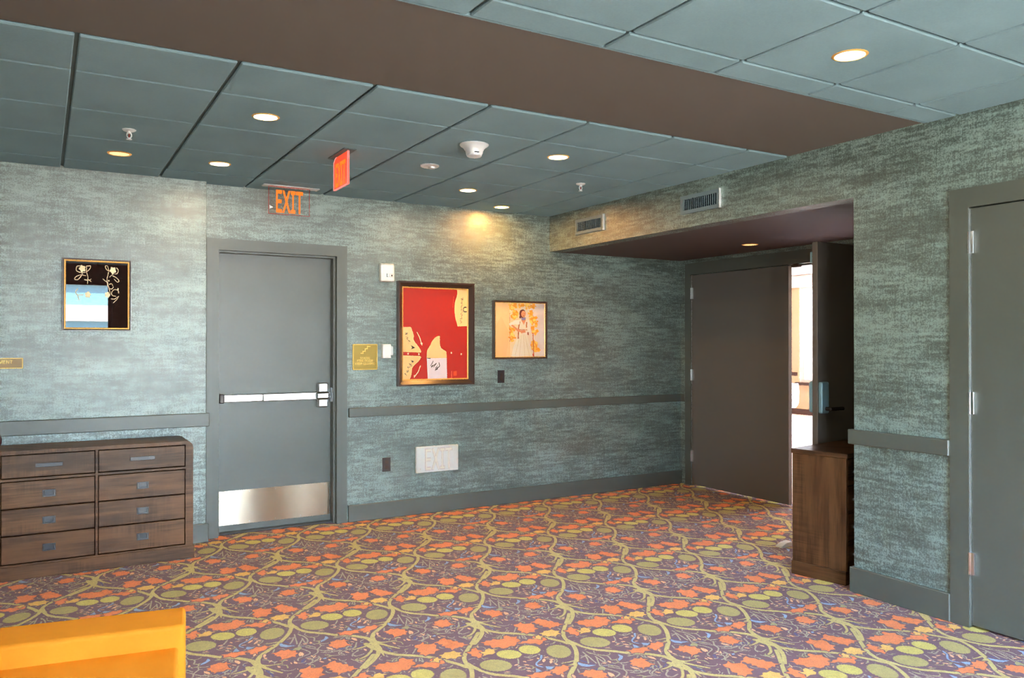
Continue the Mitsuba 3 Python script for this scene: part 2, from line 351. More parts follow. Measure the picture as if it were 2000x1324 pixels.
PAL = {k: lin(*v) for k, v in dict(base=(134, 106, 112), navy=(110, 106, 144), grey=(190, 180, 154), olive=(216, 200, 132), sage=(186, 180, 130),
       circle=(194, 182, 118), lime=(224, 210, 120), orange=(248, 152, 98), amber=(250, 204, 116), blue=(164, 190, 216), peach=(250, 202, 156)).items()}
CU, CV = 0.558, 0.927


def carpet_cell():
    rng = np.random.default_rng(7)

    def serrate(p, amp, step):
        ring = np.vstack([p, p[:1]])
        out = []
        for a, b in zip(ring[:-1], ring[1:]):
            n = max(2, int(np.linalg.norm(b - a) / step))
            nrm = np.array([b[1] - a[1], a[0] - b[0]]) / max(np.linalg.norm(b - a), 1e-6)
            for i in range(n):
                out.append(a + (b - a) * i / n + nrm * amp * ((i % 2) * 2 - 1) * (0.6 + 0.6 * rng.random()))
        return Polygon(out).buffer(0)

    groups = {'dab': [], 'vine': []}
    for kind, col, w, pts in CARPET:
        p = np.array(pts, float) / 1000
        if kind == 'l':
            g = ribbon(p, w[0], w[1], 5)
        elif kind == 's':
            d = p[1] - p[0]
            ln = np.linalg.norm(d)
            nrm = np.array([-d[1], d[0]]) / ln * max(0.008, min(0.22 * ln, 0.013))
            g = Polygon([p[0], p[0] + 0.25 * d + 0.7 * nrm, p[0] + 0.55 * d + nrm, p[0] + 0.85 * d + 0.6 * nrm, p[1], p[0] + 0.7 * d - 0.5 * nrm, p[0] + 0.3 * d - 0.6 * nrm])
        elif kind == 'e':
            g = serrate(p + 0.06 * (p - p.mean(0)), 0.0028, 0.010) if col in ('circle', 'lime') else Polygon(p)
        else:
            g = serrate(np.array(Polygon(p).buffer(0.006, join_style=2).exterior.coords)[:-1], 0.0068, 0.018) if col in ('orange', 'amber') else Polygon(p).buffer(0.004).buffer(-0.003)
        groups.setdefault(col, []).append(g.simplify(0.0008))
    for i in range(90):                                   # small tendrils between the leaves
        a, c = rng.random(2) * (CU, CV), rng.random() * 6.28
        r = 0.018 + 0.03 * rng.random()
        t = c + np.linspace(0, 2.0 + 1.6 * rng.random(), 6)
        q = a + np.stack([np.cos(t) * r * np.linspace(1.3, 0.5, 6), np.sin(t) * r * np.linspace(1.3, 0.5, 6)], 1)
        groups['grey' if i % 5 else 'vine'].append(ribbon(q, 0.0065, 0.004, 2))
    for i in range(70):                                   # small seeds and dabs
        a, c, k = rng.random(2) * (CU, CV), rng.random() * 3.14, rng.random()
        groups['dab' if k < 0.55 else 'sage'].append(affinity.rotate(affinity.scale(Point(a).buffer(1, quad_segs=2), 0.011 + 0.008 * rng.random(), 0.0042), math.degrees(c)))
    cell = sbox(0, 0, CU, CV)

    def tiled(col, grow=0.0):
        g = unary_union(groups[col])
        g = unary_union([affinity.translate(g, a * CU, b * CV) for a in (-2, -1, 0, 1, 2) for b in (-2, -1, 0, 1, 2)]).intersection(cell.buffer(0.05))
        return g.buffer(grow, quad_segs=2) if grow else g

    base = PAL['base']
    layers = [(cell.buffer(0.05), base)]
    layers += [(tiled('navy'), PAL['navy']), (tiled('grey'), PAL['grey']), (tiled('vine'), PAL['sage']), (tiled('dab'), PAL['peach'])]
    for col, halo in (('sage', 0), ('olive', 0.007), ('circle', 0.012), ('lime', 0.008), ('orange', 0.007), ('amber', 0.005), ('blue', 0.004), ('peach', 0.004)):
        if halo:
            layers.append((tiled(col, halo), base))
        layers.append((tiled(col), PAL[col]))
    return partition(layers, cell)


def carpet(x0, x1, y0, y1):
    V, F, C = carpet_cell()
    vs, fs, cs, at = [], [], [], 0
    U0, V0 = 1.39, 2.795
    i0, j0 = math.floor((x0 - U0) / CU), math.floor((y0 - V0) / CV)
    pieces = []
    for i in range(i0, math.ceil((x1 - U0) / CU)):
        for j in range(j0, math.ceil((y1 - V0) / CV)):
            ox, oy = U0 + i * CU, V0 + j * CV
            if ox >= -3.0 and oy > -0.1:
                v, f, c = V + (ox, oy, 0), F, C
            else:
                v = np.array([[ox, oy, 0], [ox + CU, oy, 0], [ox + CU, oy + CV, 0], [ox, oy + CV, 0.0]])
                f, c = np.array([[0, 1, 2], [0, 2, 3]]), np.tile(np.array(lin(150, 116, 80)), (4, 1))
            vs.append(v), fs.append(f + at), cs.append(c)
            at += len(v)
    return np.vstack(vs), np.vstack(fs), np.vstack(cs)


v, f, c = carpet(XL, XA + 0.12, YWIN, YB + 0.16)
struct('floor', (v, f), 'carpet_bsdf', 'patterned carpet of olive vines, orange leaves and round green blossoms on dark purple', smooth=True, color=c)
struct('floor_001', bx(XL - 0.3, 14.0, YWIN - 0.3, 14.4, -0.2, -0.004), 'vent_dark_bsdf')
struct('floor_002', bx(XA + 0.12, 13.4, 1.9, 14.0, -0.003, 0.0), 'far_carpet_bsdf', 'pale carpet of the bright room beyond the double doors')

# walls: back wall with the stair door, its left bay, the right wall with an alcove and another door
def rect(a0, a1, b0, b1):
    return sbox(a0, b0, a1, b1)


D1 = (1.147, 2.062, 2.168)                                # stair door: jambs and head
struct('wall_back', wall_xz(rect(1.0, XA + 0.02, 0, 2.74).difference(rect(D1[0] - 0.05, D1[1] + 0.05, -0.1, D1[2] + 0.05)), YB, YB + WT), 'wallpaper_bsdf', 'teal linen-look wallpaper on the wall with the stair door')
struct('wall_left', bx(XL, 1.047, YL, YB + WT, 0, 2.74, 0.003), 'wallpaper_bsdf', 'projecting left bay of the wall, brighter teal linen-look wallpaper above the dresser')
struct('wall_stair', bx(0.9, 2.4, YB + WT + 0.02, YB + WT + 0.1, 0, 2.74), 'vent_dark_bsdf')
D3 = (1.43, 2.347, 2.167)                                 # right-hand door, along y
struct('wall_right', wall_yz(rect(YWIN, YS, 0, 2.74).union(rect(YS - 0.01, YB + 0.01, ZSOF, 2.74)).difference(rect(D3[0] - 0.04, D3[1] + 0.04, -0.1, D3[2] + 0.04)), XR, XR + 0.14), 'wallpaper_bsdf', 'teal linen-look wallpaper of the right wall and the fascia above the alcove')
struct('wall_right_room', bx(XR + 0.2, XR + 0.28, 1.2, 2.6, 0, 2.74), 'vent_dark_bsdf')
struct('wall_alcove_side', bx(XR + 0.14, XA + 0.12, YS - 0.14, YS, 0, 2.74), 'wallpaper_bsdf')
D2 = (3.665, 6.14, 2.168)                                 # double doors, along y
struct('wall_alcove_back', wall_yz(rect(YS - 0.14, YB + WT, 0, 2.74).difference(rect(D2[0], D2[1], -0.1, D2[2])), XA, XA + 0.12), 'wallpaper_bsdf', 'shaded teal wallpaper around the double doors in the alcove')
struct('ceiling_001', bx(XR + 0.001, XA, YS, YB, ZSOF, ZSOF + 0.03), 'shaded_soffit_bsdf', 'lowered ceiling of the alcove, shade painted into its colour')
struct('wall_far_left', bx(XL - 0.15, XL, YWIN - 0.2, YB + WT, 0, 2.74), 'wallpaper_bsdf')

# window wall behind the camera
openings = [(-0.05, 0.93), (1.25, 3.02), (3.84, 4.10)]
wz = (0.3, 2.4)
g = rect(XL - 0.15, XR + 0.14, 0, 2.74)
for a, b in openings:
    g = g.difference(rect(a, b, *wz))
struct('wall_window', wall_xz(g, YWIN - 0.2, YWIN), 'trim_bsdf')
for i, (a, b) in enumerate(openings):
    fr = rect(a, b, *wz).difference(rect(a + 0.05, b - 0.05, wz[0] + 0.05, wz[1] - 0.05))
    struct(f'window_{i + 1}', wall_xz(fr, YWIN - 0.12, YWIN - 0.06), 'window_frame_bsdf')

# ceiling: dark grid, lay-in tiles, plain painted band
struct('ceiling', bx(XL - 0.15, XA + 0.12, YWIN - 0.2, YB + WT, ZC + 0.009, 2.95), 'grid_bsdf', 'suspended ceiling of square teal-grey tiles in a dark recessed grid, crossed by a plain brown-grey band')
XLINES = [0.1151 + 0.6096 * n for n in range(-6, 7)] + [XR + 0.006]
XLINES = [XL] + [x for x in XLINES if x > XL + 0.1]
ROWS = [3.5067, 3.968, 4.6004, 5.2206, 5.906]
GAP = 0.008


def ceiling_tiles(ys):
    for a, b in zip(XLINES[:-1], XLINES[1:]):
        for c0, c1 in zip(ys[:-1], ys[1:]):
            back = YL if b < 1.0 else YB
            d = min(c1, back + GAP)
            if a < 1.047 < b and c1 > YL:
                g = rect(a + GAP, b - GAP, c0 + GAP, YB - 0.001).difference(rect(a, 1.048, YL - 0.001, YB + 1))
                m = extr(g, 0.014)
                m.apply_translation((0, 0, ZC - 0.006))
                part('ceiling', 'tile', m, 'tile_bsdf')
            else:
                part('ceiling', 'tile', bx(a + GAP, b - GAP, c0 + GAP, d - GAP, ZC - 0.006, ZC + 0.010, 0.005), 'tile_bsdf')


ceiling_tiles(ROWS + [YB + GAP])
ceiling_tiles([YWIN + 0.006, -0.6, 0.0, 0.609, 1.218, 1.828, 2.406, 2.582])
part('ceiling', 'painted_band', bx(XL, XR - 0.001, 2.594, 3.500, ZC + 0.002, ZC + 0.02), 'band_bsdf', label='plain brown-grey band across the tiled ceiling')
part('ceiling', 'edge_trim', bx(XL, XR - 0.001, 2.580, 2.593, ZC - 0.003, ZC + 0.012), 'tile_bsdf')

# baseboards and chair rails
BT = 0.02
struct('baseboard_left', bx(XL, 1.062, YL - BT, YL, 0, 0.14, 0.004), 'trim_bsdf')
struct('baseboard_back', bx(2.161, XA, YB - BT, YB, 0, 0.138, 0.004), 'trim_bsdf')
struct('baseboard_right', bx(XR - BT, XR, 2.447, YS + BT, 0, 0.148, 0.004), 'trim_bsdf')
struct('baseboard_alcove', bx(XR, XA, YS, YS + BT, 0, 0.148, 0.004), 'trim_bsdf')
struct('trim_1', bx(XL, 1.066, YL - 0.026, YL, 0.853, 0.951, 0.004), 'trim_bsdf', 'grey chair rail above the dresser')
struct('trim_2', bx(2.161, XA + 0.0, YB - 0.026, YB, 0.857, 0.933, 0.004), 'trim_bsdf', 'grey chair rail along the back wall below the pictures')
struct('trim_3', join(bx(XR - 0.026, XR, 2.447, YS + 0.026, 0.871, 0.957, 0.004), bx(XR, XA - 0.1, YS, YS + 0.026, 0.871, 0.957, 0.004)), 'trim_bsdf', 'grey chair rail on the right wall, ending at the alcove corner')
struct('trim_4', bx(XA - 0.022, XA, 6.225, YB, 0.857, 0.933, 0.004), 'trim_bsdf')


# stair door
def frame_xz(x0, x1, zt, w, y0, y1, yj):
    """Hollow-metal frame: mitred face with a stepped jamb behind it."""
    outer = rect(x0 - w, x1 + w, 0, zt + w).difference(rect(x0, x1, -1, zt))
    face = wall_xz(outer, y0, y1)
    step = rect(x0 - 0.012, x1 + 0.012, 0, zt + 0.012).difference(rect(x0, x1, -1, zt))
    return face, wall_xz(step, y1, yj)


YD1 = YB + 0.105
struct('door_1', None, None, 'grey flush metal fire door with panic bar and steel kick plate, in the back wall')
fa, jb = frame_xz(D1[0], D1[1], D1[2], 0.086, YB - 0.014, YB + 0.001, YB + WT)
fr = part('door_1', 'frame', join(fa, jb), 'trim_bsdf')
part(fr, 'stop', wall_xz(rect(D1[0], D1[1], 0, D1[2]).difference(rect(D1[0] + 0.012, D1[1] - 0.016, -1, D1[2] - 0.014)), YB + 0.03, YD1 - 0.004), 'trim_bsdf')
part('door_1', 'leaf', bx(D1[0] + 0.004, D1[1] - 0.006, YD1, YD1 + 0.045, 0.014, D1[2] - 0.004, 0.002), 'door_bsdf')
part('door_1', 'threshold', bx(D1[0], D1[1], YD1 - 0.06, YB + WT, 0.001, 0.014, 0.004), 'window_frame_bsdf')
uvm = bx(1.158, 2.038, YD1 - 0.0025, YD1 - 0.0002, 0.062, 0.325)
kp = part('door_1', 'kick_plate', uvm, 'kick_bsdf', label='brushed stainless steel kick plate', uv=uvm.vertices[:, [2, 0]])
for xx in (1.20, 1.40, 1.60, 1.80, 2.0):
    for zz in (0.078, 0.310):
        part(kp, 'screw', lathe([(0, 0), (0.005, 0.0005), (0.0035, 0.002), (0, 0.0025)], 8).apply_transform(trimesh.transformations.rotation_matrix(math.pi / 2, (1, 0, 0))).apply_translation((xx, YD1 - 0.002, zz)), 'steel_bsdf')
yb = YD1
ed = part('door_1', 'exit_device', bx(1.172, 1.955, yb - 0.030, yb - 0.0005, 1.012, 1.066, 0.004), 'steel_bsdf', label='stainless steel panic bar')
part(ed, 'touch_bar', bx(1.49, 1.915, yb - 0.056, yb - 0.028, 1.009, 1.069, 0.005), 'chrome_bsdf')
part(ed, 'rail_cover', bx(1.200, 1.484, yb - 0.044, yb - 0.028, 1.010, 1.068, 0.005), 'chrome_bsdf')
part(ed, 'end_cap', bx(1.166, 1.203, yb - 0.050, yb - 0.001, 1.003, 1.074, 0.006), 'black_bsdf')
part(ed, 'housing', bx(1.930, 2.012, yb - 0.052, yb - 0.001, 0.945, 1.142, 0.008), 'steel_bsdf')
part(ed, 'housing_nose', bx(1.905, 2.022, yb - 0.075, yb - 0.020, 1.006, 1.072, 0.016), 'chrome_bsdf')
part(ed, 'latch', join(bx(2.012, 2.036, yb - 0.040, yb - 0.012, 1.020, 1.038, 0.003), bx(2.014, 2.034, yb - 0.036, yb - 0.010, 1.046, 1.064, 0.003)), 'chrome_bsdf')
part('door_1', 'strike', bx(2.040, 2.0615, yb - 0.045, yb - 0.006, 0.985, 1.100, 0.002), 'chrome_bsdf')


def hinge(parent, loc, axis):
    """A butt hinge: barrel of knuckles and the two leaf edges."""
    x, y, z = loc
    k = join(*[cyl((x, y, z - 0.057 + 0.0228 * i + 0.0008), (x, y, z - 0.057 + 0.0228 * (i + 1) - 0.0008), 0.0085, 16) for i in range(5)])
    l = bx(x - 0.003, x + 0.02, y - 0.022, y + 0.022, z - 0.057, z + 0.057, 0.001) if axis == 'y' else bx(x - 0.022, x + 0.022, y - 0.003, y + 0.02, z - 0.057, z + 0.057, 0.001)
    return part(parent, 'hinge', join(k, l), 'chrome_bsdf')


# double doors in the alcove: one leaf shut, one standing open
struct('door_2', None, None, 'double doors of the alcove with its light in their colour, left leaf shut, right leaf standing open')
fw = 0.118
fr = rect(D2[0] - 0.085, D2[1] + 0.085, 0, D2[2] + fw).difference(rect(D2[0], D2[1], -1, D2[2]))
part('door_2', 'frame', join(bx(XA + 0.121, XA + 0.139, D2[0] - 0.02, D2[1] + 0.02, D2[2] + 0.005, D2[2] + 0.079), wall_yz(fr, XA - 0.014, XA + 0.001), wall_yz(rect(D2[0], D2[1], 0, D2[2]).difference(rect(D2[0] + 0.012, D2[1] - 0.012, -1, D2[2] - 0.012)), XA + 0.05, XA + 0.12)), 'trim_bsdf')
lf = part('door_2', 'leaf', bx(XA - 0.002, XA + 0.043, 4.902, D2[1] - 0.004, 0.012, D2[2] - 0.006, 0.002), 'alcove_lit_door_bsdf')
part('door_2', 'light_line_strip', bx(XA - 0.005, XA + 0.03, D2[1] - 0.0038, D2[1] - 0.0006, 0.012, D2[2] - 0.006), 'steel_bsdf')  # added strip, drawn in for a thin line of light
for z in (1.976, 1.137, 0.304):
    hinge('door_2', (XA - 0.010, D2[1] - 0.002, z), 'y')
L2 = part('door_2', 'leaf', bx(4.553, XA - 0.004, 3.622, 3.667, 0.012, 2.158, 0.002), 'alcove_lit_door_bsdf', label='open right leaf with a steel lever lock')
lk = part(L2, 'lock', rbox(4.562, 4.640, 3.594, 3.628, 0.985, 1.200, 0.012), 'bluesteel_bsdf')
part(L2, 'lever', join(cyl((4.605, 3.60, 1.018), (4.605, 3.555, 1.018), 0.012), rbox(4.592, 4.735, 3.543, 3.565, 1.006, 1.030, 0.009)), 'black_bsdf')
part(L2, 'lock', rbox(4.562, 4.645, 3.662, 3.712, 0.985, 1.205, 0.022), 'bluesteel_bsdf')
part(L2, 'closer', rbox(4.60, 4.90, 3.668, 3.725, 2.02, 2.10, 0.008), 'bluesteel_bsdf')
part('door_2', 'coordinator', bx(XA - 0.02, XA + 0.03, 4.78, 4.86, D2[2] - 0.030, D2[2] - 0.004, 0.004), 'frame_dark_bsdf')

# right-hand door
struct('door_3', None, None, 'grey flush door at the right edge with three bright steel hinges')
fr = rect(D3[0] - 0.1, D3[1] + 0.1, 0, D3[2] + 0.1).difference(rect(D3[0], D3[1], -1, D3[2]))
f3 = part('door_3', 'frame', join(wall_yz(fr, XR - 0.014, XR + 0.001), wall_yz(rect(D3[0] - 0.012, D3[1] + 0.012, 0, D3[2] + 0.012).difference(rect(D3[0], D3[1], -1, D3[2])), XR, XR + 0.14)), 'trim_bsdf')
part('door_3', 'leaf', bx(XR + 0.000, XR + 0.045, D3[0] + 0.004, D3[1] - 0.006, 0.012, D3[2] - 0.005, 0.003), 'door_bsdf')
part('door_3', 'light_line_strip', bx(XR - 0.004, XR + 0.03, D3[1] - 0.0055, D3[1] - 0.0005, 0.012, D3[2] - 0.006), 'chrome_bsdf', label='added bright strip along the hinges for a line of light')  # line of light at the door gap, made as an added strip
for z in (1.985, 1.157, 0.331):
    hinge('door_3', (XR - 0.010, D3[1] - 0.003, z), 'y')

# the room beyond the double doors
FX0, FX1, FZ = XA + 0.12, 13.4, 2.835
g = rect(1.9, 14.0, 0, FZ)
for a, b in ((8.9, 11.12), (6.3, 8.5), (3.6, 5.9)):
    g = g.difference(rect(a, b, 0.66, 2.60))
struct('wall_far_room', wall_yz(g, FX1, FX1 + 0.2), 'beige_bsdf', 'beige wall with tall windows in the room beyond the double doors')
struct('wall_far_room_side', join(bx(FX0, FX1, 1.7, 1.9, 0, FZ), bx(FX0, FX1, 14.0, 14.2, 0, FZ)), 'beige_bsdf')
struct('wall_far_room_near', join(bx(FX0, FX0 + 0.02, 1.9, D2[0] - 0.02, 0, FZ), bx(FX0, FX0 + 0.02, D2[1] + 0.02, 14.0, 0, FZ), bx(FX0, FX0 + 0.02, D2[0] - 0.02, D2[1] + 0.02, D2[2] + 0.08, FZ)), 'beige_bsdf')
struct('ceiling_002', bx(FX0, FX1 + 0.2, 1.7, 14.2, FZ, FZ + 0.1), 'far_white_bsdf')
struct('trim_5', bx(FX1 - 0.25, FX1 - 0.001, 1.9, 14.0, 2.60, 2.83, 0.004), 'far_white_bsdf', 'white soffit above the far windows')
struct('baseboard_far', bx(FX1 - 0.02, FX1, 1.9, 14.0, 0, 0.114), 'far_trim_bsdf')
struct('trim_6', bx(FX1 - 0.025, FX1, 11.16, 14.0, 0.79, 0.86), 'far_trim_bsdf', 'dark chair rail beside the far window')
for i, (a, b) in enumerate(((8.9, 11.12), (6.3, 8.5), (3.6, 5.9))):
    k = f'window_{i + 4}'
    struct(k, None, None, 'tall white-framed far window, blown out with daylight' if i == 0 else None)
    fr = rect(a, b, 0.66, 2.60).difference(rect(a + 0.10, b - 0.12, 0.72, 2.54))
    mul = rect((a + b) / 2 - 0.03, (a + b) / 2 + 0.03, 0.70, 2.56)
    part(k, 'frame', wall_yz(fr.union(mul), FX1 + 0.02, FX1 + 0.10), 'far_white_bsdf')
    part(k, 'pane', wall_yz(rect(a + 0.09, b - 0.11, 0.71, 2.55), FX1 + 0.058, FX1 + 0.0584), 'pane_bsdf')
    part(k, 'sill', bx(FX1 - 0.06, FX1 + 0.02, a - 0.04, b + 0.05, 0.60, 0.66, 0.004), 'far_trim_bsdf')

# the building across the street, mirrored in the glossy picture
struct('wall_facade', join(*[bx(-70, 60, -60.0, -59.4, 3.2 + 2.9 * k, 4.45 + 2.9 * k) for k in range(-1, 5)]), 'facade_white_bsdf')
struct('wall_facade_glass', bx(-70, 60, -60.4, -60.0, -1, 16), 'facade_glass_bsdf')

# ------------------------------------------------------------------ ceiling fittings
def downlight(x, y, z, label, radiance, lit=True):
    t = thing('downlight', label, 'ceiling light')
    ring = lathe([(0.058, 0.0), (0.060, -0.004), (0.067, -0.004), (0.072, 0.0), (0.072, 0.001), (0.058, 0.001)], 40)
    ring.apply_translation((x, y, z))
    part(t, 'halo_trim_ring', ring, 'frame_gilt_bsdf', smooth=40)  # gilt colour stands in for the orange glow around the lamp
    d = lathe([(0.0, -0.0025), (0.057, -0.0025), (0.0575, -0.001), (0.0, -0.001)], 40)
    d.apply_translation((x, y, z))
    lamp(t, 'lens', d, radiance)
    return t


ZT = ZC - 0.006
W1 = [L_DOWN * k for k in (1.0, 0.77, 0.50)]
W2 = [L_WASH * k for k in (1.0, 0.45, 0.12)]
AMB = [L_AMB * k for k in (1.0, 0.55, 0.16)]
downlight(1.014, 4.273, ZT, 'lit round downlight in front of the stair door, the nearest left of the exit signs', W1)
downlight(1.017, 5.549, ZT, 'lit round downlight in the ceiling close above the left edge of the stair door', W1)
downlight(0.418, 5.570, ZT, 'dim amber round downlight in the ceiling above the dresser', AMB, False)
downlight(2.862, 5.529, ZT, 'lit round downlight in the ceiling above the red framed picture', W1)
downlight(3.472, 6.064, ZT, 'lit round downlight nearest the back wall, casting the warm glow on the wallpaper', W2)
downlight(2.849, 4.248, ZT, 'lit round downlight in the ceiling right of the large white smoke detector', W1)
downlight(2.879, 2.128, ZT, 'lit round downlight on the near side of the brown ceiling band, the largest in view', W1)
downlight(5.325, 4.940, ZSOF, 'dim amber round downlight in the lowered alcove ceiling before the double doors', AMB, False)

for x, y in [(1.03, 2.128), (-0.80, 2.128), (-0.80, 4.273), (1.03, 0.30)]:      # unseen lamps added overhead to brighten the floor
    d = lathe([(0.0, -0.0025), (0.057, -0.0025), (0.0575, -0.001), (0.0, -0.001)], 40)
    lamp('ceiling', 'lamp', d.apply_translation((x, y, ZT)), W1)


def sprinkler(x, y, label):
    t = thing('sprinkler', label, 'sprinkler')
    part(t, 'escutcheon', lathe([(0, 0), (0.036, 0), (0.036, -0.003), (0.028, -0.009), (0.012, -0.011), (0, -0.011)], 24).apply_translation((x, y, ZT)), 'white_bsdf', smooth=40)
    a = join(cyl((0, 0, -0.01), (0, 0, -0.022), 0.010), tube([(0.010, 0, -0.02), (0.013, 0, -0.034), (0.004, 0, -0.05)], 0.0028), tube([(-0.010, 0, -0.02), (-0.013, 0, -0.034), (-0.004, 0, -0.05)], 0.0028), cyl((0, 0, -0.046), (0, 0, -0.054), 0.006))
    part(t, 'frame_arms', a.apply_translation((x, y, ZT)), 'white_bsdf')
    part(t, 'bulb', cyl((x, y, ZT - 0.024), (x, y, ZT - 0.046), 0.0025, 10), 'exit_red_bsdf')
    part(t, 'deflector', lathe([(0, -0.053), (0.015, -0.053), (0.015, -0.055), (0, -0.056)], 20).apply_translation((x, y, ZT)), 'white_bsdf')


sprinkler(0.418, 4.916, 'small white sprinkler head in the ceiling, left, near the dim amber downlight')
sprinkler(3.469, 4.871, 'small white sprinkler head in the ceiling towards the right wall')
t = thing('smoke_detector', 'large white flared smoke detector on the ceiling', 'smoke detector')
part(t, 'base', lathe([(0, 0), (0.086, 0), (0.088, -0.004), (0.084, -0.010), (0.066, -0.022), (0.055, -0.038), (0.048, -0.062), (0, -0.062)], 40).apply_translation((2.232, 4.231, ZT)), 'white_bsdf', smooth=35)
part(t, 'sensing_cap', lathe([(0, -0.060), (0.046, -0.060), (0.045, -0.071), (0.036, -0.076), (0, -0.077)], 40).apply_translation((2.232, 4.231, ZT)), 'offwhite_bsdf', smooth=35)
part(t, 'slot', bx(2.210, 2.236, 4.176, 4.190, ZT - 0.058, ZT - 0.054).apply_transform(np.eye(4)), 'vent_dark_bsdf')
t = thing('smoke_detector', 'low white round smoke detector on the ceiling behind the large flared one', 'smoke detector')
part(t, 'base', lathe([(0, 0), (0.062, 0), (0.064, -0.006), (0.056, -0.012), (0, -0.014)], 36).apply_translation((2.238, 4.881, ZT)), 'white_bsdf', smooth=35)
part(t, 'sensing_cap', lathe([(0, -0.012), (0.026, -0.012), (0.022, -0.024), (0, -0.026)], 30).apply_translation((2.248, 4.872, ZT)), 'offwhite_bsdf', smooth=35)


def exit_letters(h, w, depth, bold=True):
    m = meshkit.text_mesh('EXIT', h, depth, bold=bold)
    b = m.bounds
    m.apply_translation(-b[0])
    m.apply_scale((w / (b[1][0] - b[0][0]), h / (b[1][1] - b[0][1]), 1))
    return m


def xz(m, x, y, z):
    """Lettering lying in xy becomes upright, facing -y, its lower left corner at (x, z)."""
    m = m.copy()
    m.apply_transform(np.array([[1, 0, 0, x], [0, 0, -1, y], [0, 1, 0, z], [0, 0, 0, 1.0]]))
    return m


t = thing('exit_sign', 'clear edge-lit exit sign with orange letters hanging before the stair door', 'exit sign')
part(t, 'canopy', bx(1.425, 1.850, 6.055, 6.135, ZT - 0.008, ZT, 0.003), 'offwhite_bsdf')
part(t, 'clear_panel', wall_xz(rect(1.467, 1.779, 2.440, ZT - 0.008), 6.094, 6.0944), 'pane_bsdf')
rim = rect(1.467, 1.779, 2.440, ZT - 0.008)
lamp(t, 'glowing_rim', wall_xz(rim.difference(rim.buffer(-0.0028)), 6.090, 6.098), [1.6 * L_EXIT, 0.62 * L_EXIT, 0.55 * L_EXIT], 'exit_red_bsdf')
lamp(t, 'letters', xz(exit_letters(0.172, 0.205, 0.002), 1.522, 6.090, 2.452), [1.7 * L_EXIT, 0.33 * L_EXIT, 0.008 * L_EXIT], 'exit_red_bsdf')
part(t, 'arrow', wall_xz(Polygon([(1.474, 2.476), (1.474, 2.504), (1.502, 2.490)]), 6.088, 6.090), 'white_bsdf')

t = thing('exit_sign', 'red exit sign turned edge-on, hanging across the room from the ceiling', 'exit sign')
prof = rect(4.735, 5.010, 2.445, 2.628).union(Polygon([(4.735, 2.60), (4.735, 2.655), (4.76, 2.659), (4.93, 2.659), (4.985, 2.645), (5.0, 2.628), (5.0, 2.60)]))
part(t, 'canopy', bx(1.585, 1.665, 4.70, 5.03, ZT - 0.006, ZT, 0.002), 'grid_bsdf')
lamp(t, 'panel', wall_yz(prof.intersection(rect(4, 6, 2, ZT - 0.001)), 1.620, 1.627), [1.25 * L_EXIT, 0.12 * L_EXIT, 0.05 * L_EXIT], 'exit_red_bsdf')
e = exit_letters(0.150, 0.195, 0.0015)
e.apply_transform(np.array([[0, 0, -1, 1.6195], [-1, 0, 0, 4.972], [0, 1, 0, 2.458], [0, 0, 0, 1.0]]))
lamp(t, 'letters', e, [1.7 * L_EXIT, 0.33 * L_EXIT, 0.008 * L_EXIT], 'exit_red_bsdf')
rim = prof.intersection(rect(4, 6, 2, ZT - 0.001))
lamp(t, 'glowing_rim', wall_yz(rim.difference(rim.buffer(-0.004)), 1.617, 1.630), [1.5 * L_EXIT, 0.5 * L_EXIT, 0.45 * L_EXIT], 'exit_red_bsdf')


def vent(y0, y1, z0, z1, label):
    t = thing('air_vent', label, 'air vent', None)
    part(t, 'back', bx(XR - 0.004, XR - 0.001, y0, y1, z0, z1), 'vent_dark_bsdf')
    part(t, 'frame', wall_yz(rect(y0, y1, z0, z1).difference(rect(y0 + 0.028, y1 - 0.028, z0 + 0.026, z1 - 0.026)), XR - 0.016, XR - 0.001), 'vent_bsdf')
    part(t, 'lit_side', bx(XR - 0.019, XR - 0.001, y0 - 0.004, y0 + 0.002, z0 - 0.002, z1 + 0.002), 'white_bsdf')  # one side of the frame coloured white where light catches it
    n = 17
    for i in range(n):
        y = y0 + 0.034 + (y1 - y0 - 0.068) * i / (n - 1)
        part(t, 'louver', moved(bx(-0.009, 0.0, -0.0015, 0.0015, z0 + 0.027, z1 - 0.027), (XR - 0.004, y, 0), 0.5), 'vent_bsdf')


vent(5.452, 5.863, 2.431, 2.564, 'blue-grey louvered air vent high on the fascia, the farther one near the room corner')
vent(4.098, 4.498, 2.424, 2.558, 'blue-grey louvered air vent high on the fascia, the nearer one above the alcove')

# ------------------------------------------------------------------ on the back wall
t = thing('alarm_strobe', 'white wall alarm with rounded corners, upper left of the red picture', 'alarm')
part(t, 'body', rbox(2.425, 2.553, YB - 0.042, YB + 0.012, 1.976, 2.131, 0.016), 'white_bsdf')
part(t, 'lens', rbox(2.502, 2.538, YB - 0.050, YB - 0.030, 2.016, 2.046, 0.006), 'offwhite_bsdf')
part(t, 'speaker_hole', lathe([(0, 0), (0.007, 0), (0.007, 0.002), (0, 0.002)], 16).apply_transform(trimesh.transformations.rotation_matrix(math.pi / 2, (1, 0, 0))).apply_translation((2.522, YB - 0.049, 2.030)), 'black_bsdf')
part(t, 'mark', join(bx(2.478, 2.486, YB - 0.0435, YB - 0.0415, 2.016, 2.046), bx(2.478, 2.494, YB - 0.0435, YB - 0.0415, 2.016, 2.021)), 'vent_bsdf')

t = thing('wall_sensor', 'small white two-part wall sensor between the stair sign and the red picture', 'sensor')
part(t, 'body', rbox(2.448, 2.524, YB - 0.034, YB + 0.010, 1.337, 1.456, 0.006), 'white_bsdf')
part(t, 'side_piece', rbox(2.500, 2.546, YB - 0.026, YB + 0.010, 1.362, 1.438, 0.006), 'offwhite_bsdf')

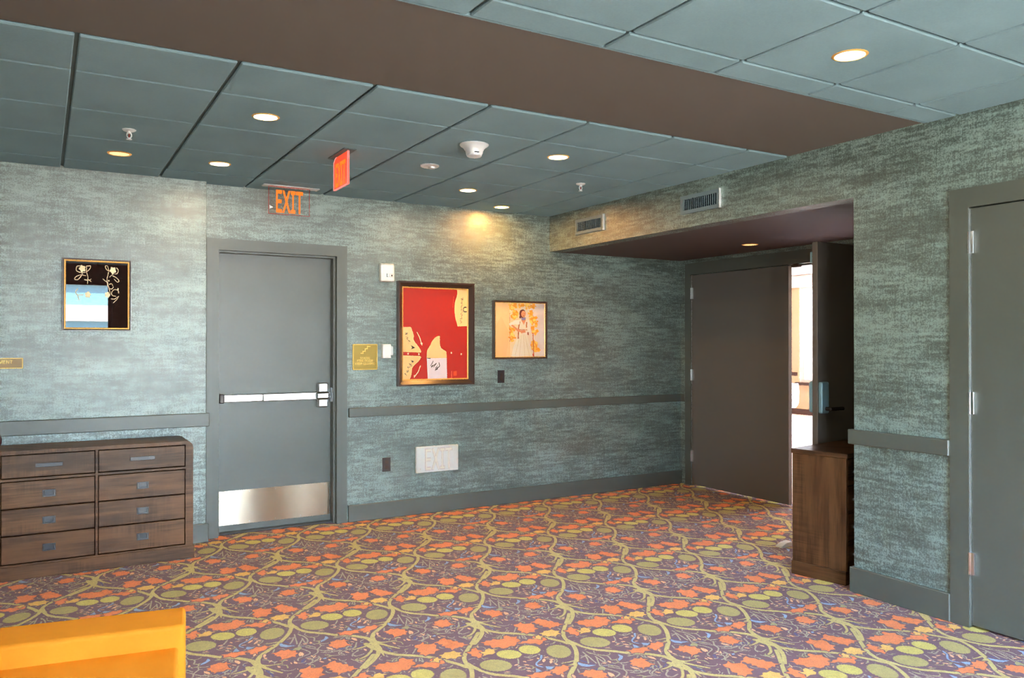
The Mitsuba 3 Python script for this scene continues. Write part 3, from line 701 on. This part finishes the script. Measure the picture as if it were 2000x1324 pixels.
t = thing('stair_sign', 'gold plaque with stairs symbol, right of the stair door', 'sign')
sg = sbox(2.197, 1.243, 2.412, 1.457).buffer(-0.01).buffer(0.01)
part(t, 'plate', wall_xz(sg, YB - 0.006, YB - 0.0005), 'plaque_bsdf')
part(t, 'border', wall_xz(sg.difference(sg.buffer(-0.008)), YB - 0.009, YB - 0.004), 'gold_bsdf')
st = np.array([(0.335, 0.555), (0.415, 0.555), (0.415, 0.64), (0.50, 0.64), (0.50, 0.735), (0.59, 0.735), (0.59, 0.825), (0.70, 0.825)])
st = np.c_[2.197 + 0.215 * st[:, 0], 1.243 + 0.214 * st[:, 1] + 0.018]
part(t, 'stairs_symbol', wall_xz(LineString(st).buffer(0.0034, cap_style=3, join_style=2), YB - 0.0085, YB - 0.0058), 'gold_text_bsdf')


def text_at(t, s, cx, z, h, y, m='gold_text_bsdf', wmax=None, bold=True):
    tm = meshkit.text_mesh(s, h, 0.002, bold=bold)
    w = tm.bounds[1][0] - tm.bounds[0][0]
    if wmax:
        tm.apply_scale((wmax / w, 1, 1))
    tm.apply_translation((-(tm.bounds[0][0] + tm.bounds[1][0]) / 2, 0, 0))
    return part(t, 'lettering', xz(tm, cx, y, z), m)


text_at(t, 'STAIRS', 2.304, 1.333, 0.0165, YB - 0.0058, wmax=0.084)
text_at(t, 'FIRE DOOR', 2.304, 1.311, 0.0165, YB - 0.0058, wmax=0.138)
text_at(t, 'KEEP CLOSED', 2.304, 1.287, 0.0165, YB - 0.0058, wmax=0.172)


# flat prints
def art(parent, name, layers, u0, u1, v0, v1, y):
    """Layers in picture coordinates (0..1, v up) as a flat coloured sheet on the plane y."""
    V, F, C = partition(layers, sbox(0, 0, 1, 1))
    P = np.c_[u0 + (u1 - u0) * V[:, 0], np.full(len(V), y), v0 + (v1 - v0) * V[:, 1]]
    return part(parent, name, (P, F[:, ::-1] if np.cross(P[F[0, 1]] - P[F[0, 0]], P[F[0, 2]] - P[F[0, 0]])[1] > 0 else F), 'print_bsdf', smooth=True, color=C)


def quad(tl, tr, bl, br):
    def fn(pts):
        out = []
        for x, y in pts:
            u = (x - tl[0]) / (tr[0] - tl[0])
            top, bot = tl[1] + (tr[1] - tl[1]) * u, bl[1] + (br[1] - bl[1]) * u
            out.append((u, 1 - (y - top) / (bot - top)))
        return out
    return fn


def frame_mesh(x0, x1, z0, z1, w, y0, y1, y2):
    """Mitred frame moulding: outer edge standing out to y1, inner edge to y2."""
    o = np.array([(x0, z0), (x1, z0), (x1, z1), (x0, z1)], float)
    i = o + np.array([(w, w), (-w, w), (-w, -w), (w, -w)])
    m = o + 0.3 * (i - o)
    ring = [np.c_[o[:, 0], np.full(4, y0), o[:, 1]], np.c_[o[:, 0], np.full(4, y1), o[:, 1]], np.c_[m[:, 0], np.full(4, y1), m[:, 1]], np.c_[i[:, 0], np.full(4, y2), i[:, 1]], np.c_[i[:, 0], np.full(4, y0), i[:, 1]]]
    V, F = np.vstack(ring), []
    for a in range(4):
        for k in range(4):
            n = (k + 1) % 4
            F += [(a * 4 + k, a * 4 + n, a * 4 + 4 + n), (a * 4 + k, a * 4 + 4 + n, a * 4 + 4 + k)]
    ms = trimesh.Trimesh(V, F)
    ms.fix_normals()
    return ms


t = thing('red_picture', 'tall red print of cream sewing pattern shapes in a wide dark frame', 'picture')
FX = (2.583, 3.306, 1.100, 1.991)
part(t, 'frame', frame_mesh(*FX, 0.046, YB - 0.001, YB - 0.045, YB - 0.018), 'frame_dark_bsdf')
part(t, 'gilt_slip', frame_mesh(FX[0] + 0.044, FX[1] - 0.044, FX[2] + 0.044, FX[3] - 0.044, 0.013, YB - 0.001, YB - 0.017, YB - 0.012), 'frame_gilt_bsdf')
Q = quad((146, 140), (872, 160), (146, 1190), (868, 1180))
RED, CRM, PALE, INK = lin(178, 38, 22), lin(250, 204, 138), lin(244, 232, 238), lin(60, 44, 40)


def crv(pts, w):
    return LineString(spline(Q(pts), 5)).buffer(w, quad_segs=2)


def scribble(x0, y0, x1, y1, n, amp, seed, w=0.0022):
    r = np.random.default_rng(seed)
    s = np.linspace(0, 1, n)
    px, py = x0 + (x1 - x0) * s, y0 + (y1 - y0) * s
    d = np.array([y1 - y0, x0 - x1], float)
    d /= np.linalg.norm(d)
    o = amp * (r.random(n) * 2 - 1)
    gs = []
    k = 0
    while k < n - 3:                                      # words of three to five strokes
        e = min(n, k + int(r.integers(4, 7)))
        gs.append(crv(np.c_[px + d[0] * o, py + d[1] * o][k:e], w))
        k = e + 1
    return unary_union(gs)


P = lambda pts: Polygon(Q(pts)).buffer(0)
right = P(list(map(tuple, spline([(752, 150), (757, 200), (745, 250), (728, 310), (724, 400), (735, 490), (752, 550), (758, 583)], 5))) + [(900, 578), (900, 100), (752, 100)])
lt = P([(100, 590), (232, 590)] + list(map(tuple, spline([(232, 590), (250, 640), (265, 690), (262, 735), (290, 780), (320, 820), (348, 870)], 5))) + [(340, 884), (100, 872)])
lb = P([(100, 912), (330, 922), (346, 935)] + list(map(tuple, spline([(346, 935), (320, 980), (270, 1030), (245, 1070), (240, 1130), (222, 1185)], 5))) + [(215, 1230), (100, 1230)])
mid = P(list(map(tuple, spline([(410, 860), (440, 810), (470, 750), (510, 705), (552, 690)], 5))) + list(map(tuple, spline([(556, 690), (557, 790), (575, 835), (630, 872)], 4))) + [(634, 950), (408, 950)])
pale = P([(408, 948), (634, 948), (640, 1230), (420, 1230)])
arrow = lambda a, b, c: unary_union([crv([a, b, c], 0.006), P([(c[0] - 14, c[1] - 6), (c[0] + 14, c[1] - 10), (c[0] + (8 if c[1] < 1000 else -10), c[1] + 24)])])
dots = unary_union([Point(Q([q])[0]).buffer(0.012) for q in ((202, 897), (320, 901), (688, 888), (803, 904))])
ink = unary_union([scribble(812, 250, 800, 545, 44, 16, 1), scribble(180, 650, 215, 790, 22, 18, 2), scribble(170, 1140, 235, 1010, 24, 20, 3), scribble(460, 1000, 530, 1075, 22, 34, 5, 0.004),
                   crv([(545, 1005), (552, 1040), (530, 1062), (505, 1078)], 0.005), crv([(862, 362), (838, 362), (828, 388), (838, 412), (864, 412)], 0.006),
                   P([(232, 800), (262, 815), (278, 828), (232, 845), (246, 826)]), P([(228, 968), (268, 985), (244, 1002), (240, 985)]), crv([(415, 948), (448, 952)], 0.004)])
line_r = unary_union([LineString(Q([(714, 235), (706, 360)])).buffer(0.003), crv([(692, 1100), (690, 1178)], 0.006)])
patch = P([(712, 1100), (750, 1100), (750, 1150), (712, 1155)])
halo = unary_union([lt, lb, mid, pale, right])
part(t, 'backing', bx(FX[0] + 0.05, FX[1] - 0.05, YB - 0.0105, YB - 0.001, FX[2] + 0.05, FX[3] - 0.05), 'red_backing_bsdf')
art(t, 'print', [(sbox(-1, -1, 2, 2), RED), (halo.buffer(0.006), lin(170, 30, 18)), (line_r, lin(232, 100, 70)), (patch, lin(214, 80, 40)), (right, CRM), (lt, CRM), (lb, CRM), (mid, CRM), (pale, PALE),
                 (unary_union([arrow((300, 652), (328, 710), (348, 780)), arrow((336, 1038), (312, 1105), (278, 1150))]), lin(252, 226, 190)), (dots, lin(252, 214, 180)), (ink, INK)],
    FX[0] + 0.056, FX[1] - 0.056, FX[2] + 0.056, FX[3] - 0.056, YB - 0.011)

t = thing('portrait_picture', 'small picture of a woman in white against yellow foliage, thin dark frame', 'picture')
FX = (3.507, 4.074, 1.320, 1.850)
part(t, 'frame', frame_mesh(*FX, 0.016, YB - 0.001, YB - 0.048, YB - 0.036), 'frame_dark_bsdf')
part(t, 'gilt_edge', frame_mesh(FX[0] + 0.0145, FX[1] - 0.0145, FX[2] + 0.0145, FX[3] - 0.0145, 0.006, YB - 0.02, YB - 0.037, YB - 0.035), 'frame_gilt_bsdf')
Q = quad((100, 92), (812, 112), (105, 925), (810, 918))
rng = np.random.default_rng(3)
bg = [(sbox(-1, -1, 2, 2), lin(252, 222, 176))]
for k in range(7):
    bg.append((sbox(-1, -1, 0.10 + 0.045 * k, 2) if False else sbox(0.30 + 0.1 * k, -1, 2, 2), lin(252, 222 + 3 * k, 176 + 10 * k)))
bg.append((P([(90, 90), (300, 90), (310, 930), (90, 930)]), lin(252, 206, 146)))
bg.append((P([(90, 480), (180, 300), (300, 560), (250, 930), (90, 930)]), lin(250, 198, 136)))


def blobs(centres, r, n, seed):
    g = []
    rr = np.random.default_rng(seed)
    for (x, y) in centres:
        for _ in range(n):
            a, d = rr.random() * 6.28, r * rr.random()
            g.append(affinity.rotate(affinity.scale(Point(Q([(x + d * math.cos(a), y + d * math.sin(a))])[0]).buffer(1, quad_segs=2), 0.018 + 0.02 * rr.random(), 0.012 + 0.014 * rr.random()), rr.random() * 180))
    return unary_union(g)


spots = [(350, 170), (380, 250), (370, 310), (480, 130), (560, 140), (640, 150), (340, 150), (600, 260), (650, 330), (680, 390), (610, 390), (640, 470), (670, 540), (350, 500), (330, 580), (340, 640), (660, 720), (690, 800), (640, 770), (360, 130)]
bg.append((blobs(spots, 46, 9, 1), lin(250, 190, 70)))
bg.append((blobs(spots, 44, 5, 2), lin(240, 156, 40)))
bg.append((blobs(spots[::2], 40, 3, 3), lin(252, 214, 110)))
WHITE, SKIN, DARK = lin(252, 240, 214), lin(226, 150, 100), lin(104, 48, 36)
stem = unary_union([LineString(Q([(640, 560), (650, 900)])).buffer(0.008), LineString(Q([(305, 250), (305, 690)])).buffer(0.003)])
skirt = P([(440, 565), (530, 560), (560, 620), (600, 740), (640, 930), (325, 930), (350, 790), (390, 680)])
folds = unary_union([LineString(Q(p)).buffer(0.005) for p in ([(470, 600), (440, 920)], [(500, 590), (520, 920)], [(520, 590), (590, 920)], [(450, 600), (380, 900)])])
torso = P([(440, 360), (480, 335), (530, 335), (585, 355), (600, 450), (575, 560), (430, 560), (425, 470)])
sleeveL = P([(450, 355), (380, 365), (290, 415), (310, 450), (380, 425), (440, 430)])
sleeveR = P([(570, 350), (610, 420), (600, 540), (560, 555), (555, 430)])
armL = P([(320, 440), (345, 432), (420, 500), (500, 535), (490, 555), (410, 530)])
hands = P([(430, 520), (520, 515), (540, 550), (470, 562)])
face = affinity.scale(Point(Q([(500, 268)])[0]).buffer(1), 0.047, 0.062)
hair = affinity.scale(Point(Q([(487, 262)])[0]).buffer(1), 0.066, 0.080).union(P([(440, 300), (470, 300), (462, 335), (440, 330)]))
neck = P([(480, 315), (520, 315), (535, 360), (505, 430), (470, 370)])
scarf = P([(468, 322), (495, 308), (535, 322), (528, 355), (500, 368), (472, 355)])
vest = unary_union([LineString(Q([(445, 390), (430, 480), (425, 640)])).buffer(0.012), LineString(Q([(545, 400), (545, 470)])).buffer(0.012), LineString(Q([(430, 505), (560, 512)])).buffer(0.006)])
feat = unary_union([Point(Q([(488, 262)])[0]).buffer(0.006), Point(Q([(513, 262)])[0]).buffer(0.006), LineString(Q([(490, 296), (510, 296)])).buffer(0.005)])
part(t, 'backing', bx(FX[0] + 0.017, FX[1] - 0.017, YB - 0.0295, YB - 0.001, FX[2] + 0.017, FX[3] - 0.017), 'cream_print_bsdf')
art(t, 'print', bg + [(stem, lin(196, 104, 60)), (skirt, WHITE), (folds, lin(240, 220, 180)), (torso, WHITE), (neck, SKIN), (vest, lin(190, 110, 60)), (sleeveL, lin(254, 248, 232)), (sleeveR, lin(254, 248, 232)), (armL, SKIN), (hands, SKIN),
                      (scarf, lin(150, 136, 168)), (hair, DARK), (face, lin(232, 160, 112)), (feat, lin(120, 56, 40)), (P([(555, 545), (575, 545), (580, 590), (560, 590)]), lin(160, 84, 50)), (P([(630, 880), (650, 870), (665, 930), (640, 930)]), lin(190, 60, 30))],
    FX[0] + 0.019, FX[1] - 0.019, FX[2] + 0.019, FX[3] - 0.019, YB - 0.030)


def plate(x0, x1, z0, z1, label, cat, outlet):
    t = thing('wall_' + cat.replace(' ', '_'), label, cat)
    part(t, 'plate', bx(x0, x1, YB - 0.007, YB, z0, z1, 0.002), 'black_bsdf')
    cx, cz = (x0 + x1) / 2, (z0 + z1) / 2
    if outlet:
        for dz in (-0.022, 0.022):
            part(t, 'receptacle', rbox(cx - 0.016, cx + 0.016, YB - 0.011, YB - 0.002, cz + dz - 0.014, cz + dz + 0.014, 0.004), 'frame_dark_bsdf')
    else:
        part(t, 'rocker', bx(cx - 0.014, cx + 0.014, YB - 0.012, YB - 0.004, cz - 0.033, cz + 0.033, 0.003), 'frame_dark_bsdf')


plate(3.566, 3.636, 1.102, 1.217, 'black wall switch plate below the portrait picture', 'switch', False)
plate(2.458, 2.530, 0.389, 0.503, 'black wall outlet low on the back wall left of the white exit plate', 'outlet', True)

t = thing('low_exit_sign', 'white exit plate with pale outlined letters, low on the back wall', 'exit sign')
part(t, 'plate', bx(2.755, 3.158, YB - 0.022, YB - 0.0005, 0.351, 0.575, 0.004), 'white_bsdf')
e = exit_letters(0.190, 0.262, 0.0012)
part(t, 'letter_outline', xz(e, 2.838, YB - 0.0215, 0.368), 'outline_bsdf')
e = exit_letters(0.180, 0.252, 0.0020, bold=False)
part(t, 'letters', xz(e, 2.843, YB - 0.0215, 0.373), 'pale_letter_bsdf')
part(t, 'screw', lathe([(0, 0), (0.005, 0), (0.004, 0.002), (0, 0.0025)], 12).apply_transform(trimesh.transformations.rotation_matrix(math.pi / 2, (1, 0, 0))).apply_translation((2.794, YB - 0.0215, 0.385)), 'outline_bsdf')

# ------------------------------------------------------------------ left bay: glossy picture, room sign
t = thing('glossy_picture', 'square black glossy picture with gold line and floral scrollwork, mirroring a window', 'picture')
FX = (0.1185, 0.5405, 1.550, 2.0445)
part(t, 'frame', frame_mesh(*FX, 0.012, YL - 0.001, YL - 0.028, YL - 0.026), 'frame_dark_bsdf')
part(t, 'gilt_line', frame_mesh(FX[0] + 0.0118, FX[1] - 0.0118, FX[2] + 0.0118, FX[3] - 0.0118, 0.010, YL - 0.001, YL - 0.027, YL - 0.024), 'frame_gilt_bsdf')
gx0, gx1, gz0, gz1 = FX[0] + 0.021, FX[1] - 0.021, FX[2] + 0.021, FX[3] - 0.021
gl = bx(gx0, gx1, YL - 0.020, YL - 0.012, gz0, gz1)
part(t, 'glossy_panel', gl, 'lacquer_bsdf')
Q = quad((222, 158), (1162, 192), (212, 1165), (1158, 1170))
toW = lambda g: affinity.affine_transform(g, [gx1 - gx0, 0, 0, gz1 - gz0, gx0, gz0])
flow = []
for x, y, r in ((468, 275, 0.05), (932, 297, 0.05), (552, 668, 0.045), (848, 668, 0.042)):
    c = Q([(x, y)])[0]
    a = np.linspace(0, 2 * np.pi, 30, endpoint=False)
    rr = r * (1 + 0.16 * np.cos(5 * a + x))
    flow.append(Polygon(np.c_[c[0] + rr * np.cos(a), c[1] + rr * np.sin(a)]))
flow += [Point(Q([q])[0]).buffer(0.012) for q in ((868, 455), (1012, 578))]
curl = [[(430, 235), (390, 240), (375, 290), (400, 320), (460, 335), (510, 330)], [(530, 235), (590, 235), (570, 290), (520, 330)], [(530, 235), (530, 320), (550, 400), (545, 500)], [(470, 330), (455, 380), (400, 440), (355, 435), (370, 400), (440, 370), (520, 380)],
        [(500, 440), (560, 450), (600, 430)], [(560, 440), (600, 470)], [(870, 310), (830, 280), (815, 235), (850, 235), (868, 310)], [(865, 330), (840, 440), (850, 540)], [(990, 260), (1015, 300), (990, 350), (940, 350), (880, 400)],
        [(930, 380), (1000, 420), (1025, 460), (1000, 475), (950, 430)], [(850, 480), (870, 560), (910, 580), (940, 550)], [(880, 510), (910, 500), (930, 530)], [(1020, 640), (1010, 600), (950, 590), (910, 640), (930, 680), (980, 690)], [(1020, 690), (990, 740), (940, 790)],
        [(910, 730), (960, 730), (1020, 690)], [(860, 540), (885, 620), (880, 690)], [(400, 580), (370, 620), (390, 670), (480, 670)], [(395, 670), (420, 750)], [(780, 430), (830, 470)]]
part(t, 'blossoms', wall_xz(toW(unary_union(flow)), YL - 0.0212, YL - 0.0198), 'cream_print_bsdf')
part(t, 'scrollwork', wall_xz(toW(unary_union([ribbon(Q(c), 0.016, 0.011, 5) for c in curl])), YL - 0.0208, YL - 0.0198), 'scroll_bsdf')

t = thing('room_sign', 'small gold room sign cut by the left edge, above the dresser', 'sign')
sg = sbox(-0.36, 1.297, -0.106, 1.367).buffer(-0.006).buffer(0.006)
part(t, 'plate', wall_xz(sg, YL - 0.006, YL - 0.0005), 'plaque_light_bsdf')
part(t, 'border', wall_xz(sg.difference(sg.buffer(-0.005)), YL - 0.008, YL - 0.004), 'gold_text_bsdf')
tm = meshkit.text_mesh('MENT', 0.022, 0.002, bold=True)
tm.apply_scale((0.078 / (tm.bounds[1][0] - tm.bounds[0][0]), 1, 1))
tm.apply_translation((-tm.bounds[1][0], 0, 0))
part(t, 'lettering', xz(tm, -0.164, YL - 0.0058, 1.330), 'gold_text_bsdf')

# ------------------------------------------------------------------ furniture
def pull(parent, cx, z, w, h, y, flat):
    """A recessed campaign pull: plate with a hanging bail."""
    k = part(parent, 'pull', bx(cx - w / 2, cx + w / 2, y - 0.004, y + 0.004, z - h / 2, z + h / 2, 0.0015), 'pull_bsdf')
    if not flat:
        g = rect(cx - w / 2 + 0.006, cx + w / 2 - 0.006, z - h / 2 + 0.006, z + h / 2 - 0.006)
        part(k, 'bail', wall_xz(g.difference(rect(cx - w / 2 + 0.013, cx + w / 2 - 0.013, z - h / 2 + 0.013, z + h)), y - 0.010, y - 0.003), 'pull_bsdf')


t = thing('dresser', 'wide dark wooden dresser of eight drawers against the left wall', 'dresser')
X0, X1, Y0, Y1, ZTOP = -0.275, 0.895, 5.81, 6.185, 0.797
shell = sbox(X0, 0.0, X1, ZTOP).difference(sbox(X0 - 1, ZTOP - 0.045, X1 + 1, ZTOP + 1)).union(sbox(X0 + 0.045, 0.1, X1 - 0.045, ZTOP)).union(Point(X0 + 0.045, ZTOP - 0.045).buffer(0.045)).union(Point(X1 - 0.045, ZTOP - 0.045).buffer(0.045))
zr = [(0.628, 0.770), (0.440, 0.606), (0.273, 0.437), (0.098, 0.270)]
cols = [(-0.212, 0.298), (0.320, 0.842)]
holes = unary_union([rect(a - 0.004, b + 0.004, z0 - 0.004 * (i in (0, 3)), z1 + 0.004 * (i in (0, 1))) for a, b in cols for i, (z0, z1) in enumerate(zr)])
for a, b in cols:
    holes = holes.union(rect(a - 0.004, b + 0.004, zr[3][0] - 0.004, zr[1][1] + 0.004))
part(t, 'carcass', wall_xz(shell.difference(holes), Y0, Y1), 'wood_bsdf', smooth=30)
part(t, 'back_panel', bx(X0 + 0.02, X1 - 0.02, Y0 + 0.06, Y0 + 0.07, 0.05, ZTOP - 0.02), 'wood_dark_bsdf')
part(t, 'plinth', bx(X0 - 0.004, X1 + 0.008, Y0 - 0.006, Y0 + 0.02, 0.0, 0.084, 0.003), 'wood_bsdf')
for a, b in cols:
    cx = (a + b) / 2
    for i, (z0, z1) in enumerate(zr):
        d = part(t, 'drawer', bx(a, b, Y0 + 0.003, Y0 + 0.028, z0 + 0.0015, z1 - 0.0015, 0.0025), 'wood_bsdf')
        if i == 0:
            pull(d, cx, 0.700, 0.150, 0.024, Y0 + 0.003, True)
        else:
            pull(d, cx + 0.0, (z0 + z1) / 2 - 0.002, 0.074, 0.046, Y0 + 0.003, False)

solo('ornament', lathe([(0, 0), (0.040, 0), (0.046, 0.006), (0.056, 0.035), (0.058, 0.055), (0.050, 0.080), (0.034, 0.094), (0, 0.100)], 36).apply_translation((-0.272, 6.02, ZTOP)), 'maroon_bsdf', 'dark rounded ornament on the left end of the dresser, cut by the photo edge', 'ornament', smooth=40)

t = thing('cabinet', 'narrow dark wooden cabinet standing in the alcove before the open door leaf', 'cabinet')
A, OX, OY = math.radians(10.7), 4.188, 3.128
LC, DC, HC = 0.70, 0.352, 0.795
loc = lambda m: moved(m, (OX, OY, 0), A)
part(t, 'side_panel', loc(bx(0.0, 0.022, 0.0, DC, 0.08, HC - 0.028, 0.002)), 'wood_upright_bsdf')
part(t, 'side_panel', loc(bx(LC - 0.022, LC, 0.0, DC, 0.08, HC - 0.028, 0.002)), 'wood_upright_bsdf')
part(t, 'top', loc(bx(-0.008, LC + 0.008, -0.010, DC + 0.006, HC - 0.028, HC, 0.003)), 'wood_bsdf')
part(t, 'plinth', loc(bx(-0.008, LC + 0.004, -0.002, DC + 0.004, 0.0, 0.085, 0.003)), 'wood_bsdf')
part(t, 'back_panel', loc(bx(0.022, LC - 0.022, DC - 0.02, DC - 0.004, 0.085, HC - 0.028)), 'wood_dark_bsdf')
for i in range(4):
    z0 = 0.092 + i * 0.168
    d = part(t, 'drawer', loc(bx(0.024, LC - 0.024, 0.004, 0.024, z0, z0 + 0.163, 0.003)), 'wood_bsdf')
    part(d, 'knob', loc(cyl((0.10, 0.006, z0 + 0.08), (0.10, -0.014, z0 + 0.08), 0.008)), 'chrome_bsdf')

t = thing('door_wedge', 'small white wedge on the carpet behind the wooden cabinet', 'door wedge')
w = wall_xz(Polygon([(4.555, 0), (4.66, 0), (4.66, 0.036), (4.60, 0.030), (4.555, 0.012)]), 3.93, 3.985)
part(t, 'body', w, 'white_bsdf')

t = thing('sofa', 'mustard yellow velvet sofa in the near left corner, cut by the photo edge', 'sofa')
SA = math.radians(-9.0)
SO = (0.449, 3.139)
sl = lambda m: moved(m, (SO[0], SO[1], 0), SA)
arm = rbox(-1.9, 0.010, -0.208, 0.0, 0.12, 0.500, 0.016, 2)
part(t, 'bolster', sl(arm), 'velvet_bsdf', smooth=35)
part(t, 'seat', sl(rbox(-1.9, -0.012, -1.16, -0.190, 0.26, 0.425, 0.012, 2)), 'velvet_bsdf', smooth=50)
part(t, 'base', sl(bx(-1.88, -0.02, -1.14, -0.02, 0.09, 0.27, 0.01)), 'velvet_bsdf')
for x in (-1.82, -0.07):
    for y in (-1.08, -0.08):
        part(t, 'leg', sl(lathe([(0, 0), (0.014, 0), (0.022, 0.1), (0, 0.1)], 16).apply_translation((x, y, 0))), 'frame_dark_bsdf')

t = thing('chair', 'white rounded chair glimpsed through the gap between the double doors', 'chair')
cx, cy = 10.2, 8.78
sh = lathe([(0.20, 0.44), (0.24, 0.50), (0.25, 0.70), (0.235, 0.82), (0.225, 0.82), (0.235, 0.70), (0.225, 0.50), (0.0, 0.46), (0.0, 0.44)], 32)
part(t, 'shell', sh.apply_translation((cx, cy, 0)), 'white_bsdf', smooth=40)
part(t, 'pedestal', lathe([(0, 0), (0.20, 0), (0.20, 0.015), (0.03, 0.03), (0.03, 0.44), (0, 0.44)], 24).apply_translation((cx, cy, 0)), 'steel_bsdf')
